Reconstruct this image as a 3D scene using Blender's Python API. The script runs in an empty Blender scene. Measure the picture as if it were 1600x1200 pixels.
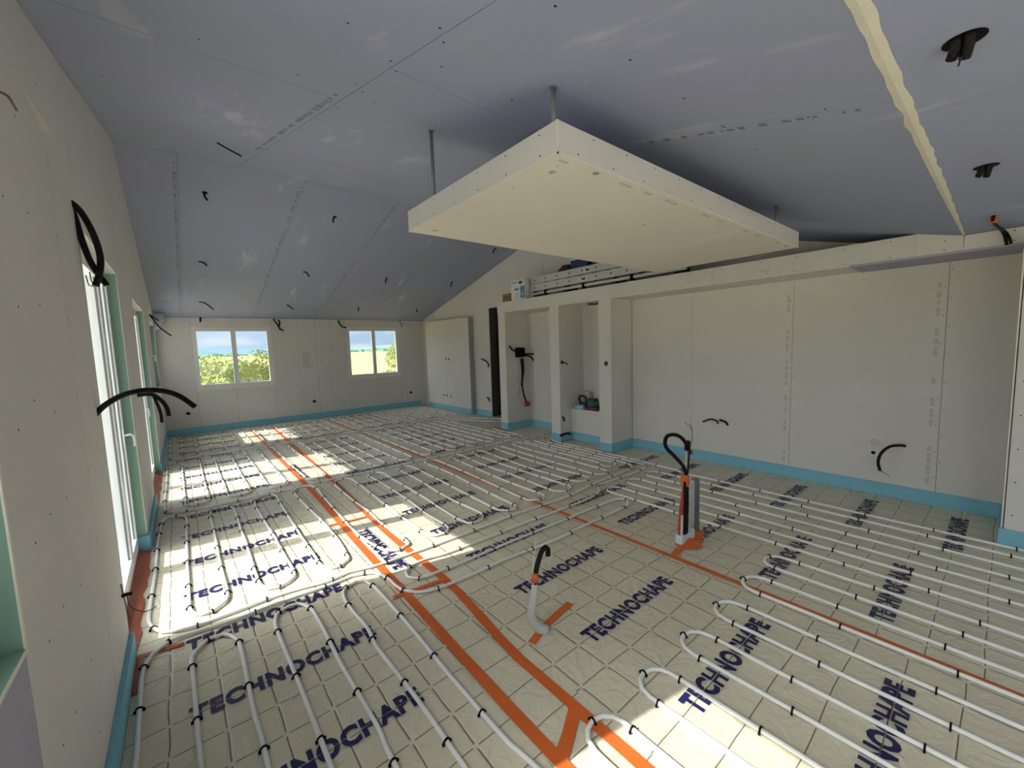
import bpy, bmesh, math, random
from mathutils import Vector, Matrix, noise

# ---------------------------------------------------------------- units
# All coordinates below are written in units of the eye height (1.65 m);
# x runs across the room, y down its length, z up. S turns them into metres.
S = 1.65
F_PX = 637.05
R = [[0.76909569, -0.63833602, -0.03192085],
     [-0.08424155, -0.05173659, -0.99510135],
     [0.63355755, 0.76801722, -0.0935648]]
scn = bpy.context.scene
col = scn.collection
rnd = random.Random(7)

# ---------------------------------------------------------------- camera
cam_d = bpy.data.cameras.new('camera')
cam_d.sensor_width = 36.0
cam_d.lens = F_PX / 1600 * 36.0
cam_d.clip_start = 0.02
cam_d.clip_end = 3000
cam = bpy.data.objects.new('camera', cam_d)
col.objects.link(cam)
m3 = Matrix(((R[0][0], -R[1][0], -R[2][0]), (R[0][1], -R[1][1], -R[2][1]), (R[0][2], -R[1][2], -R[2][2])))
cam.matrix_world = Matrix.Translation((0, 0, S)) @ m3.to_4x4()
scn.camera = cam

# ---------------------------------------------------------------- world
world = bpy.data.worlds.new('sky')
scn.world = world
world.use_nodes = True
wn, wl = world.node_tree.nodes, world.node_tree.links
wn.clear()
SKY_STRENGTH = 0.53
SUN_DIR = Vector((1.0, -0.21, -0.985))           # the way the sunlight travels
def build_sky():
    out = wn.new('ShaderNodeOutputWorld')
    bg = wn.new('ShaderNodeBackground')
    tc = wn.new('ShaderNodeTexCoord')
    sep = wn.new('ShaderNodeSeparateXYZ')
    wl.new(tc.outputs['Generated'], sep.inputs[0])
    ramp = wn.new('ShaderNodeValToRGB')
    e = ramp.color_ramp.elements
    e[0].position = 0.0; e[0].color = (0.42, 0.62, 0.92, 1)
    e[1].position = 0.75; e[1].color = (0.34, 0.58, 1.0, 1)
    n = ramp.color_ramp.elements.new(0.12); n.color = (0.50, 0.72, 1.0, 1)
    wl.new(sep.outputs['Z'], ramp.inputs[0])
    mp = wn.new('ShaderNodeMapping')
    mp.inputs['Scale'].default_value = (1.6, 1.6, 7.0); mp.inputs['Location'].default_value = (3.1, 0.7, 0.2)
    wl.new(tc.outputs['Generated'], mp.inputs[0])
    nz = wn.new('ShaderNodeTexNoise')
    nz.inputs['Scale'].default_value = 2.3
    nz.inputs['Detail'].default_value = 7
    nz.inputs['Roughness'].default_value = 0.55
    wl.new(mp.outputs[0], nz.inputs['Vector'])
    cr = wn.new('ShaderNodeValToRGB')
    cr.color_ramp.elements[0].position = 0.46
    cr.color_ramp.elements[1].position = 0.66
    wl.new(nz.outputs[0], cr.inputs[0])
    mx = wn.new('ShaderNodeMix'); mx.data_type = 'RGBA'
    wl.new(cr.outputs[0], mx.inputs[0])
    wl.new(ramp.outputs[0], mx.inputs[6])
    mx.inputs[7].default_value = (1.0, 1.02, 1.06, 1)
    # the sky brightens and whitens towards the sun as the hazy CIE sky does: about 0.8 + 16 exp(-3g) + 0.3 cos^2 g
    def MT(op, a, b=None):
        n = wn.new('ShaderNodeMath'); n.operation = op
        for i, v in enumerate((a, b)):
            if v is None: continue
            if isinstance(v, (int, float)): n.inputs[i].default_value = v
            else: wl.new(v, n.inputs[i])
        return n.outputs[0]
    dt = wn.new('ShaderNodeVectorMath'); dt.operation = 'DOT_PRODUCT'
    nm = wn.new('ShaderNodeVectorMath'); nm.operation = 'NORMALIZE'
    wl.new(tc.outputs['Generated'], nm.inputs[0])
    wl.new(nm.outputs[0], dt.inputs[0]); dt.inputs[1].default_value = tuple(-SUN_DIR.normalized())
    cg = MT('MINIMUM', MT('MAXIMUM', dt.outputs['Value'], -1.0), 1.0)
    ex = MT('EXPONENT', MT('MULTIPLY', MT('ARCCOSINE', cg), -3.0))
    k = MT('ADD', MT('MULTIPLY', MT('MULTIPLY', cg, cg), 0.3), 0.74)
    base = wn.new('ShaderNodeVectorMath'); base.operation = 'SCALE'
    wl.new(mx.outputs[2], base.inputs[0]); wl.new(k, base.inputs['Scale'])
    glow = wn.new('ShaderNodeVectorMath'); glow.operation = 'SCALE'
    glow.inputs[0].default_value = (1.0, 0.95, 0.87); wl.new(MT('MULTIPLY', ex, 16.0), glow.inputs['Scale'])
    tot = wn.new('ShaderNodeVectorMath'); tot.operation = 'ADD'
    wl.new(base.outputs[0], tot.inputs[0]); wl.new(glow.outputs[0], tot.inputs[1])
    wl.new(tot.outputs[0], bg.inputs[0])
    bg.inputs[1].default_value = SKY_STRENGTH
    wl.new(bg.outputs[0], out.inputs[0])
build_sky()

# ---------------------------------------------------------------- sun
sun_d = bpy.data.lights.new('sun', 'SUN')
sun_d.energy = 3.3
sun_d.angle = math.radians(0.55)
sun_d.color = (1.0, 0.96, 0.90)
sun = bpy.data.objects.new('sun', sun_d)
sun.rotation_euler = SUN_DIR.to_track_quat('-Z', 'Y').to_euler()
sun.location = (-12, 6, 12)
col.objects.link(sun)

scn.view_settings.view_transform = 'Standard'
scn.view_settings.look = 'None'
scn.view_settings.gamma = 1.0
scn.view_settings.use_curve_mapping = False
scn.view_settings.exposure = 1.2
scn.cycles.max_bounces = 16
scn.cycles.diffuse_bounces = 12
scn.cycles.transparent_max_bounces = 16
scn.cycles.sample_clamp_indirect = 6.0

# ---------------------------------------------------------------- where a sight line meets a plane
def ray(px, py):
    d = (px - 800.0, py - 600.0, F_PX)
    return Vector([sum(R[k][i] * d[k] for k in range(3)) for i in range(3)])
def meet(px, py, n, d):
    r = ray(px, py); n = Vector(n); o = Vector((0, 0, 1))
    return o + r * ((d - n.dot(o)) / n.dot(r))
def FL(px, py, z=0.0): return meet(px, py, (0, 0, 1), z)
def XP(px, py, x): return meet(px, py, (1, 0, 0), x)
def YP(px, py, y): return meet(px, py, (0, 1, 0), y)

# ---------------------------------------------------------------- room numbers
Y_CREASE, Y_RIDGE, Y_FAR = 0.158, 3.51, 6.60
Z_FLAT, Z_RIDGE, Z_EAVE = 1.465, 2.313, 1.487
T_NEAR = (Z_RIDGE - Z_FLAT) / (Y_RIDGE - Y_CREASE)
T_FAR = (Z_RIDGE - Z_EAVE) / (Y_FAR - Y_RIDGE)
Y_BACK = -2.6
X_GABLE, X_LINING, X_PIER, X_NICHE = 3.43, 3.32, 3.0, 3.37
def zc(y):
    if y <= Y_CREASE: return Z_FLAT
    if y <= Y_RIDGE: return Z_FLAT + T_NEAR * (y - Y_CREASE)
    return Z_RIDGE - T_FAR * (y - Y_RIDGE)
def NEARP(px, py): return meet(px, py, (0, -T_NEAR, 1), Z_FLAT - T_NEAR * Y_CREASE)
def FARP(px, py): return meet(px, py, (0, T_FAR, 1), Z_RIDGE + T_FAR * Y_RIDGE)
def lx(y): return -0.195 + 0.0095 * (y - 1.5)          # face of the left wall
BT = 0.0076                                             # plasterboard thickness
GAP = 0.0011

# ---------------------------------------------------------------- materials
def nodes_of(name):
    m = bpy.data.materials.new(name); m.use_nodes = True
    nt = m.node_tree
    return m, nt, nt.nodes['Principled BSDF'], nt.nodes, nt.links
def mat(name, c, rough=0.6, metal=0.0, spec=0.5, vary=0.06, nscale=9.0, bump=0.0, bscale=60.0):
    m, nt, b, N, L = nodes_of(name)
    b.inputs['Roughness'].default_value = rough
    b.inputs['Metallic'].default_value = metal
    b.inputs['Specular IOR Level'].default_value = spec
    tc = N.new('ShaderNodeTexCoord')
    nz = N.new('ShaderNodeTexNoise'); nz.inputs['Scale'].default_value = nscale; nz.inputs['Detail'].default_value = 4
    L.new(tc.outputs['Object'], nz.inputs['Vector'])
    mx = N.new('ShaderNodeMix'); mx.data_type = 'RGBA'
    L.new(nz.outputs[0], mx.inputs[0])
    mx.inputs[6].default_value = tuple(max(0, v * (1 - vary)) for v in c) + (1,)
    mx.inputs[7].default_value = tuple(min(1, v * (1 + vary)) for v in c) + (1,)
    L.new(mx.outputs[2], b.inputs['Base Color'])
    if bump:
        n2 = N.new('ShaderNodeTexNoise'); n2.inputs['Scale'].default_value = bscale
        L.new(tc.outputs['Object'], n2.inputs['Vector'])
        bp = N.new('ShaderNodeBump'); bp.inputs['Strength'].default_value = bump; bp.inputs['Distance'].default_value = 0.01
        L.new(n2.outputs[0], bp.inputs['Height']); L.new(bp.outputs[0], b.inputs['Normal'])
    return m
def board_mat(name, c, stain, scale, amount, rough=0.85, mott=None):
    """paper-faced plasterboard: soft mottling and plaster smears with a shape of their own"""
    m, nt, b, N, L = nodes_of(name)
    b.inputs['Roughness'].default_value = rough
    b.inputs['Specular IOR Level'].default_value = 0.25
    tc = N.new('ShaderNodeTexCoord')
    n1 = N.new('ShaderNodeTexNoise'); n1.inputs['Scale'].default_value = 0.9; n1.inputs['Detail'].default_value = 3
    L.new(tc.outputs['Object'], n1.inputs['Vector'])
    mx = N.new('ShaderNodeMix'); mx.data_type = 'RGBA'
    r1 = N.new('ShaderNodeValToRGB'); r1.color_ramp.elements[0].position = 0.35; r1.color_ramp.elements[1].position = 0.65
    L.new(n1.outputs[0], r1.inputs[0]); L.new(r1.outputs[0], mx.inputs[0])
    mx.inputs[6].default_value = c + (1,)
    mx.inputs[7].default_value = (mott or tuple(v * 0.94 for v in c)) + (1,)
    mp = N.new('ShaderNodeMapping'); mp.inputs['Scale'].default_value = scale
    L.new(tc.outputs['Object'], mp.inputs[0])
    n2 = N.new('ShaderNodeTexNoise'); n2.inputs['Scale'].default_value = 1.0; n2.inputs['Detail'].default_value = 6; n2.inputs['Roughness'].default_value = 0.62
    L.new(mp.outputs[0], n2.inputs['Vector'])
    r2 = N.new('ShaderNodeValToRGB'); r2.color_ramp.elements[0].position = 0.60; r2.color_ramp.elements[1].position = 0.75
    L.new(n2.outputs[0], r2.inputs[0])
    ml = N.new('ShaderNodeMath'); ml.operation = 'MULTIPLY'; ml.inputs[1].default_value = amount
    L.new(r2.outputs[0], ml.inputs[0])
    m2 = N.new('ShaderNodeMix'); m2.data_type = 'RGBA'
    L.new(ml.outputs[0], m2.inputs[0]); L.new(mx.outputs[2], m2.inputs[6]); m2.inputs[7].default_value = stain + (1,)
    L.new(m2.outputs[2], b.inputs['Base Color'])
    n3 = N.new('ShaderNodeTexNoise'); n3.inputs['Scale'].default_value = 40
    L.new(tc.outputs['Object'], n3.inputs['Vector'])
    bp = N.new('ShaderNodeBump'); bp.inputs['Strength'].default_value = 0.05; bp.inputs['Distance'].default_value = 0.01
    L.new(n3.outputs[0], bp.inputs['Height']); L.new(bp.outputs[0], b.inputs['Normal'])
    return m
CELL = 0.1195 * S
def film_mat():
    """pale insulation film with its printed dark grid"""
    m, nt, b, N, L = nodes_of('insulation_film')
    b.inputs['Roughness'].default_value = 0.34
    b.inputs['Specular IOR Level'].default_value = 0.45
    tc = N.new('ShaderNodeTexCoord')
    # slight wander of the grid
    wz = N.new('ShaderNodeTexNoise'); wz.inputs['Scale'].default_value = 2.5; wz.inputs['Detail'].default_value = 2
    L.new(tc.outputs['Object'], wz.inputs['Vector'])
    sub = N.new('ShaderNodeVectorMath'); sub.operation = 'SUBTRACT'; sub.inputs[1].default_value = (0.5, 0.5, 0.5)
    L.new(wz.outputs['Color'], sub.inputs[0])
    sc = N.new('ShaderNodeVectorMath'); sc.operation = 'SCALE'; sc.inputs['Scale'].default_value = 0.03
    L.new(sub.outputs[0], sc.inputs[0])
    ad = N.new('ShaderNodeVectorMath'); ad.operation = 'ADD'
    L.new(tc.outputs['Object'], ad.inputs[0]); L.new(sc.outputs[0], ad.inputs[1])
    sp = N.new('ShaderNodeSeparateXYZ'); L.new(ad.outputs[0], sp.inputs[0])
    def M(op, a, bb=None):
        n = N.new('ShaderNodeMath'); n.operation = op
        for i, v in enumerate((a, bb)):
            if v is None: continue
            if isinstance(v, (int, float)): n.inputs[i].default_value = v
            else: L.new(v, n.inputs[i])
        return n.outputs[0]
    def dist(o):
        u = M('DIVIDE', o, CELL); u = M('ADD', u, 0.5)
        f = M('FRACT', u); f = M('SUBTRACT', f, 0.5); f = M('ABSOLUTE', f)
        return M('MULTIPLY', f, CELL)
    dx, dy = dist(sp.outputs['X']), dist(sp.outputs['Y'])
    lineX = M('MULTIPLY', M('LESS_THAN', dx, 0.0031), M('GREATER_THAN', dy, 0.013))
    lineY = M('MULTIPLY', M('LESS_THAN', dy, 0.0026), M('GREATER_THAN', dx, 0.013))
    line = M('MAXIMUM', lineX, lineY)
    n1 = N.new('ShaderNodeTexNoise'); n1.inputs['Scale'].default_value = 1.7; n1.inputs['Detail'].default_value = 5
    L.new(tc.outputs['Object'], n1.inputs['Vector'])
    mx = N.new('ShaderNodeMix'); mx.data_type = 'RGBA'
    L.new(n1.outputs[0], mx.inputs[0])
    mx.inputs[6].default_value = (0.63, 0.58, 0.44, 1); mx.inputs[7].default_value = (0.745, 0.695, 0.56, 1)
    m2 = N.new('ShaderNodeMix'); m2.data_type = 'RGBA'
    L.new(M('MULTIPLY', line, 0.85), m2.inputs[0]); L.new(mx.outputs[2], m2.inputs[6]); m2.inputs[7].default_value = (0.10, 0.085, 0.055, 1)
    L.new(m2.outputs[2], b.inputs['Base Color'])
    # wrinkles and the quilted cells
    w1 = N.new('ShaderNodeTexNoise'); w1.inputs['Scale'].default_value = 9; w1.inputs['Detail'].default_value = 3; w1.inputs['Distortion'].default_value = 1.6
    L.new(tc.outputs['Object'], w1.inputs['Vector'])
    q = M('MINIMUM', M('MINIMUM', dx, dy), 0.012)
    h = M('ADD', M('MULTIPLY', w1.outputs[0], 0.020), M('MULTIPLY', q, 0.35))
    bp = N.new('ShaderNodeBump'); bp.inputs['Strength'].default_value = 0.6; bp.inputs['Distance'].default_value = 1.0
    L.new(h, bp.inputs['Height']); L.new(bp.outputs[0], b.inputs['Normal'])
    return m
def glass_mat():
    m = bpy.data.materials.new('window_glass'); m.use_nodes = True
    N, L = m.node_tree.nodes, m.node_tree.links
    N.clear()
    o = N.new('ShaderNodeOutputMaterial'); t = N.new('ShaderNodeBsdfTransparent'); g = N.new('ShaderNodeBsdfGlossy')
    t.inputs[0].default_value = (0.96, 0.98, 0.97, 1)
    g.inputs['Roughness'].default_value = 0.02
    nz = N.new('ShaderNodeTexNoise'); nz.inputs['Scale'].default_value = 3
    mr = N.new('ShaderNodeMapRange'); mr.inputs['To Min'].default_value = 0.035; mr.inputs['To Max'].default_value = 0.05
    L.new(nz.outputs[0], mr.inputs['Value'])
    x = N.new('ShaderNodeMixShader'); L.new(mr.outputs[0], x.inputs[0])
    L.new(t.outputs[0], x.inputs[1]); L.new(g.outputs[0], x.inputs[2]); L.new(x.outputs[0], o.inputs[0])
    return m
M = {}
M['cream'] = board_mat('cream_plasterboard', (0.72, 0.705, 0.685), (0.82, 0.81, 0.79), (0.7, 0.7, 3.0), 0.35)
M['cream_lit'] = board_mat('raft_underside_lit', (0.80, 0.75, 0.65), (0.88, 0.86, 0.80), (3.2, 0.8, 1.5), 0.6)  # raft underside: warm bounce from the floor put into the colour
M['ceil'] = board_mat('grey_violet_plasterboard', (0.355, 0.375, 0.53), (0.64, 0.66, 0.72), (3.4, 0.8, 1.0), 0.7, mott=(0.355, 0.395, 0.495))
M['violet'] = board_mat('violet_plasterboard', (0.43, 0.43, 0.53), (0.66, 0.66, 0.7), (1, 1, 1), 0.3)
M['green'] = board_mat('green_plasterboard', (0.27, 0.43, 0.36), (0.6, 0.68, 0.62), (1, 1, 1), 0.3)
M['core'] = mat('dark_gap_behind_boards', (0.09, 0.085, 0.08), 0.9)
M['outer'] = mat('outer_render', (0.62, 0.6, 0.55), 0.9)
M['film'] = film_mat()
M['ink'] = mat('navy_print', (0.012, 0.012, 0.085), 0.45, vary=0.3, nscale=30)
M['inkgrey'] = mat('faded_print', (0.2, 0.2, 0.2), 0.5, vary=0.3, nscale=30)
M['pipe'] = mat('white_pipe', (0.86, 0.87, 0.86), 0.3, vary=0.03)
M['clip'] = mat('black_clip', (0.005, 0.005, 0.005), 0.6, spec=0.12)
M['orange'] = mat('orange_tape', (0.66, 0.135, 0.025), 0.38, vary=0.14, nscale=6, bump=0.25, bscale=25)
M['redtape'] = mat('red_orange_tape', (0.42, 0.075, 0.022), 0.3, vary=0.25, nscale=9, bump=0.5, bscale=30)
M['blue'] = mat('blue_foam_strip', (0.22, 0.52, 0.66), 0.7, vary=0.1, nscale=14, bump=0.2, bscale=30)
M['pvc'] = mat('white_pvc', (0.78, 0.80, 0.80), 0.3, vary=0.02)
M['gasket'] = mat('grey_gasket', (0.16, 0.17, 0.18), 0.6)
M['glass'] = glass_mat()
M['black'] = mat('black_conduit', (0.008, 0.008, 0.009), 0.5, spec=0.2, vary=0.3, nscale=60, bump=0.5, bscale=160)
M['steel'] = mat('galvanised_steel', (0.42, 0.44, 0.45), 0.42, metal=0.75, vary=0.15, nscale=20)
M['rod'] = mat('grey_rod', (0.26, 0.28, 0.29), 0.45, metal=0.4)
M['alu'] = mat('aluminium', (0.68, 0.68, 0.66), 0.42, metal=0.5, vary=0.08, nscale=30)
M['sleeve'] = mat('grey_sleeve', (0.55, 0.56, 0.52), 0.5, vary=0.15)
M['white'] = mat('white_card', (0.76, 0.77, 0.78), 0.6)
M['cardboard'] = mat('brown_cardboard', (0.30, 0.185, 0.075), 0.8, vary=0.2, nscale=12)
M['darkbrown'] = mat('dark_brown_card', (0.07, 0.04, 0.025), 0.8)
M['cyanprint'] = mat('blue_print', (0.03, 0.24, 0.45), 0.5)
M['navybox'] = mat('navy_card', (0.02, 0.05, 0.16), 0.55)
M['plaster'] = mat('pale_filler', (0.80, 0.76, 0.62), 0.85, vary=0.08, bump=0.3)
M['bead'] = mat('pale_corner_bead', (0.80, 0.77, 0.67), 0.7)
M['ring'] = mat('pale_cutout_plug', (0.5, 0.45, 0.35), 0.8)
M['plug'] = mat('grey_blue_plug', (0.30, 0.34, 0.36), 0.6)
M['red'] = mat('red_plastic', (0.45, 0.03, 0.025), 0.45)
M['copper'] = mat('copper_wire', (0.30, 0.16, 0.07), 0.4, metal=0.5)
M['wire'] = mat('thin_grey_wire', (0.06, 0.06, 0.06), 0.5)
M['paper'] = mat('white_paper', (0.74, 0.74, 0.74), 0.8)
M['greyprint'] = mat('grey_print', (0.36, 0.36, 0.38), 0.7, vary=0.2, nscale=50)
M['boardprint'] = mat('faint_board_print', (0.44, 0.42, 0.38), 0.8, vary=0.3, nscale=40)
M['ceilprint'] = mat('grey_board_print', (0.19, 0.19, 0.23), 0.8, vary=0.2, nscale=40)
M['pencil'] = mat('pencil_mark', (0.14, 0.14, 0.14), 0.8)
M['dark'] = mat('painted_room_shade', (0.10, 0.095, 0.085), 0.9)
M['tooldark'] = mat('dark_tool', (0.03, 0.032, 0.03), 0.5)
M['toolred'] = mat('maroon_tool', (0.17, 0.02, 0.03), 0.5)
M['toolteal'] = mat('teal_tool', (0.05, 0.14, 0.14), 0.5)
M['foam'] = mat('pale_foam', (0.60, 0.70, 0.72), 0.7)
M['paleblue'] = mat('pale_blue_tool', (0.35, 0.55, 0.68), 0.5)
M['bark'] = mat('bark', (0.12, 0.09, 0.06), 0.9, bump=0.5)
M['leafA'] = mat('yellow_green_leaves', (0.30, 0.36, 0.07), 0.6, vary=0.45, nscale=2.2)
M['leafB'] = mat('olive_leaves', (0.22, 0.27, 0.09), 0.6, vary=0.45, nscale=2.2)
M['leafC'] = mat('dark_green_leaves', (0.07, 0.15, 0.06), 0.6, vary=0.45, nscale=1.0)
M['hill'] = mat('blue_hills', (0.17, 0.29, 0.47), 1.0, vary=0.12, nscale=0.01)
def ground_mat():
    m, nt, b, N, L = nodes_of('dry_grass_field')
    b.inputs['Roughness'].default_value = 0.95
    tc = N.new('ShaderNodeTexCoord')
    n = N.new('ShaderNodeTexNoise'); n.inputs['Scale'].default_value = 0.25; n.inputs['Detail'].default_value = 8
    L.new(tc.outputs['Object'], n.inputs['Vector'])
    r = N.new('ShaderNodeValToRGB')
    e = r.color_ramp.elements
    e[0].position = 0.36; e[0].color = (0.22, 0.26, 0.07, 1)
    e[1].position = 0.62; e[1].color = (0.52, 0.36, 0.14, 1)
    k = e.new(0.48); k.color = (0.56, 0.47, 0.17, 1)
    L.new(n.outputs[0], r.inputs[0]); L.new(r.outputs[0], b.inputs['Base Color'])
    return m
M['ground'] = ground_mat()
M['bounce_terrace'] = mat('pale_bounce_ground', (0.70, 0.67, 0.60), 0.95, vary=0.12, nscale=3, bump=0.3)  # kept pale to bounce sunlight indoors

# ---------------------------------------------------------------- mesh helper
ORIG = {}
def tag(o, label=None, cat=None, group=None, kind=None):
    if label: o['label'] = label
    if cat: o['category'] = cat
    if group: o['group'] = group
    if kind: o['kind'] = kind
    return o
def empty(name, p, label=None, cat=None, group=None, kind=None):
    o = bpy.data.objects.new(name, None); col.objects.link(o)
    o.empty_display_size = 0.05
    o.location = Vector(p) * S
    ORIG[o] = Vector(p)
    return tag(o, label, cat, group, kind)
class MB:
    def __init__(s, xf=None): s.v = []; s.f = []; s.xf = xf
    def add(s, vs, fs):
        n = len(s.v)
        for p in vs:
            p = Vector(p)
            s.v.append(s.xf(p) if s.xf else p)
        s.f += [tuple(i + n for i in f) for f in fs]
        return s
    def box(s, x0, x1, y0, y1, z0, z1):
        x0, x1 = sorted((x0, x1)); y0, y1 = sorted((y0, y1)); z0, z1 = sorted((z0, z1))
        vs = [(x0, y0, z0), (x1, y0, z0), (x1, y1, z0), (x0, y1, z0), (x0, y0, z1), (x1, y0, z1), (x1, y1, z1), (x0, y1, z1)]
        return s.add(vs, [(3, 2, 1, 0), (4, 5, 6, 7), (0, 1, 5, 4), (1, 2, 6, 5), (2, 3, 7, 6), (3, 0, 4, 7)])
    def bbox(s, x0, x1, y0, y1, z0, z1, b):
        """box with chamfered edges"""
        bm = bmesh.new()
        bmesh.ops.create_cube(bm, size=1)
        for v in bm.verts:
            v.co = Vector(((x0 + x1) / 2 + v.co.x * abs(x1 - x0), (y0 + y1) / 2 + v.co.y * abs(y1 - y0), (z0 + z1) / 2 + v.co.z * abs(z1 - z0)))
        bmesh.ops.bevel(bm, geom=list(bm.edges), offset=b, segments=2, profile=0.6, affect='EDGES')
        bm.verts.index_update()
        s.add([v.co.copy() for v in bm.verts], [tuple(v.index for v in f.verts) for f in bm.faces]); bm.free()
        return s
    def prism(s, poly, d):
        """closed prism: polygon poly swept by vector d"""
        poly = [Vector(p) for p in poly]; d = Vector(d); n = len(poly)
        nor = Vector((0, 0, 0))
        for i in range(n): nor += poly[i].cross(poly[(i + 1) % n])
        if nor.dot(d) > 0: poly = poly[::-1]
        vs = poly + [p + d for p in poly]
        fs = [tuple(range(n)), tuple(range(2 * n - 1, n - 1, -1))]
        fs += [(i, i + n, (i + 1) % n + n, (i + 1) % n) for i in range(n)]
        return s.add(vs, fs)
    def tube(s, pts, r, k=8, cap=True):
        pts = [Vector(p) for p in pts]; n = len(pts)
        rad = r if isinstance(r, (list, tuple)) else [r] * n
        up = None; vs = []
        for i, p in enumerate(pts):
            t = (pts[min(i + 1, n - 1)] - pts[max(i - 1, 0)])
            t = t.normalized() if t.length > 1e-9 else Vector((0, 0, 1))
            if up is None:
                up = Vector((0, 0, 1)) if abs(t.z) < 0.9 else Vector((1, 0, 0))
            up = (up - t * up.dot(t))
            if up.length < 1e-6: up = t.orthogonal()
            up.normalize(); sd = t.cross(up)
            for j in range(k):
                a = 2 * math.pi * j / k
                vs.append(p + (up * math.cos(a) + sd * math.sin(a)) * rad[i])
        fs = [(i * k + j, i * k + (j + 1) % k, (i + 1) * k + (j + 1) % k, (i + 1) * k + j) for i in range(n - 1) for j in range(k)]
        if cap: fs += [tuple(range(k - 1, -1, -1)), tuple((n - 1) * k + j for j in range(k))]
        return s.add(vs, fs)
    def disc(s, c, nrm, r, h=0.0006, k=14, ru=None):
        """thin round plate standing h proud of c along nrm; ru gives another radius vertically"""
        c = Vector(c); nrm = Vector(nrm).normalized()
        u = Vector((0, 0, 1)) if abs(nrm.z) < 0.9 else Vector((1, 0, 0))
        u = (u - nrm * u.dot(nrm)).normalized(); w = nrm.cross(u)
        ru = ru or r
        ring = [c + u * math.cos(2 * math.pi * j / k) * ru + w * math.sin(2 * math.pi * j / k) * r for j in range(k)]
        return s.prism([p - nrm * 0.0004 for p in ring], nrm * (h + 0.0004))
    def build(s, name, m, parent=None, smooth=False, origin=None, kind=None, label=None):
        og = ORIG[parent] if parent is not None else (Vector(origin) if origin is not None else Vector((0, 0, 0)))
        me = bpy.data.meshes.new(name)
        me.from_pydata([tuple((p - og) * S) for p in s.v], [], s.f)
        me.update()
        if m is not None: me.materials.append(M[m] if isinstance(m, str) else m)
        if smooth:
            for p in me.polygons: p.use_smooth = True
        o = bpy.data.objects.new(name, me); col.objects.link(o)
        if parent is not None: o.parent = parent
        else: o.location = og * S
        ORIG[o] = og
        if kind: o['kind'] = kind
        if label: o['label'] = label
        return o
def spline(pts, step=0.02, closed=False):
    """Catmull-Rom through pts, resampled"""
    P = [Vector(p) for p in pts]; out = []
    for i in range(len(P) - 1):
        p0, p1, p2, p3 = P[max(i - 1, 0)], P[i], P[i + 1], P[min(i + 2, len(P) - 1)]
        n = max(1, int((p2 - p1).length / step))
        for j in range(n):
            t = j / n
            out.append(0.5 * ((2 * p1) + (p2 - p0) * t + (2 * p0 - 5 * p1 + 4 * p2 - p3) * t * t + (3 * p1 - p0 - 3 * p2 + p3) * t ** 3))
    out.append(P[-1])
    return out
def skewL(p): return Vector((p.x + lx(p.y), p.y, p.z))

# ================================================================ FLOOR
floor = MB().box(-0.6, 4.6, Y_BACK - 0.2, Y_FAR + 0.3, -0.08, -0.004).build('floor', 'core', kind='structure')
SHEETS = [(-0.30, 0.655, -0.050, 0.320), (0.655, 0.815, None, 0.02), (0.815, 1.70, 1.000, 0.142), (1.70, 2.545, 1.830, 0.2305), (2.545, 3.60, 2.655, 0.108)]
LET = {}
def letter_mesh(word, w, h, key):
    cu = bpy.data.curves.new('lettering', 'FONT'); cu.body = word; cu.size = 1.0; cu.offset = 0.05; cu.space_character = 1.12
    cu.resolution_u = 3
    ob = bpy.data.objects.new('lettering', cu); col.objects.link(ob)
    bpy.context.view_layer.update()
    me = bpy.data.meshes.new_from_object(ob.evaluated_get(bpy.context.evaluated_depsgraph_get()))
    bpy.data.objects.remove(ob); bpy.data.curves.remove(cu)
    xs = [v.co.x for v in me.vertices]; ys = [v.co.y for v in me.vertices]
    x0, x1, y0, y1 = min(xs), max(xs), min(ys), max(ys)
    bm = bmesh.new(); bm.from_mesh(me)
    for v in bm.verts:
        v.co = Vector(((v.co.x - x0) / (x1 - x0) * w, ((v.co.y - y0) / (y1 - y0) - 0.5) * h, 0))
    g = 0.0023                                   # the grid line left clear through the middle of the print
    for yy in (-g, g):
        bmesh.ops.bisect_plane(bm, geom=list(bm.verts) + list(bm.edges) + list(bm.faces), plane_co=(0, yy, 0), plane_no=(0, 1, 0))
    dead = [f for f in bm.faces if abs(f.calc_center_median().y) < g]
    bmesh.ops.delete(bm, geom=dead, context='FACES')
    for f in bm.faces:
        f.normal_update()
        if f.normal.z < 0: f.normal_flip()
    bm.to_mesh(me); bm.free()
    me.materials.clear(); me.materials.append(M['ink'])
    return me
word = letter_mesh('TECHNOCHAPE', 0.52 * S, 0.066 * S, 0)
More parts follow.
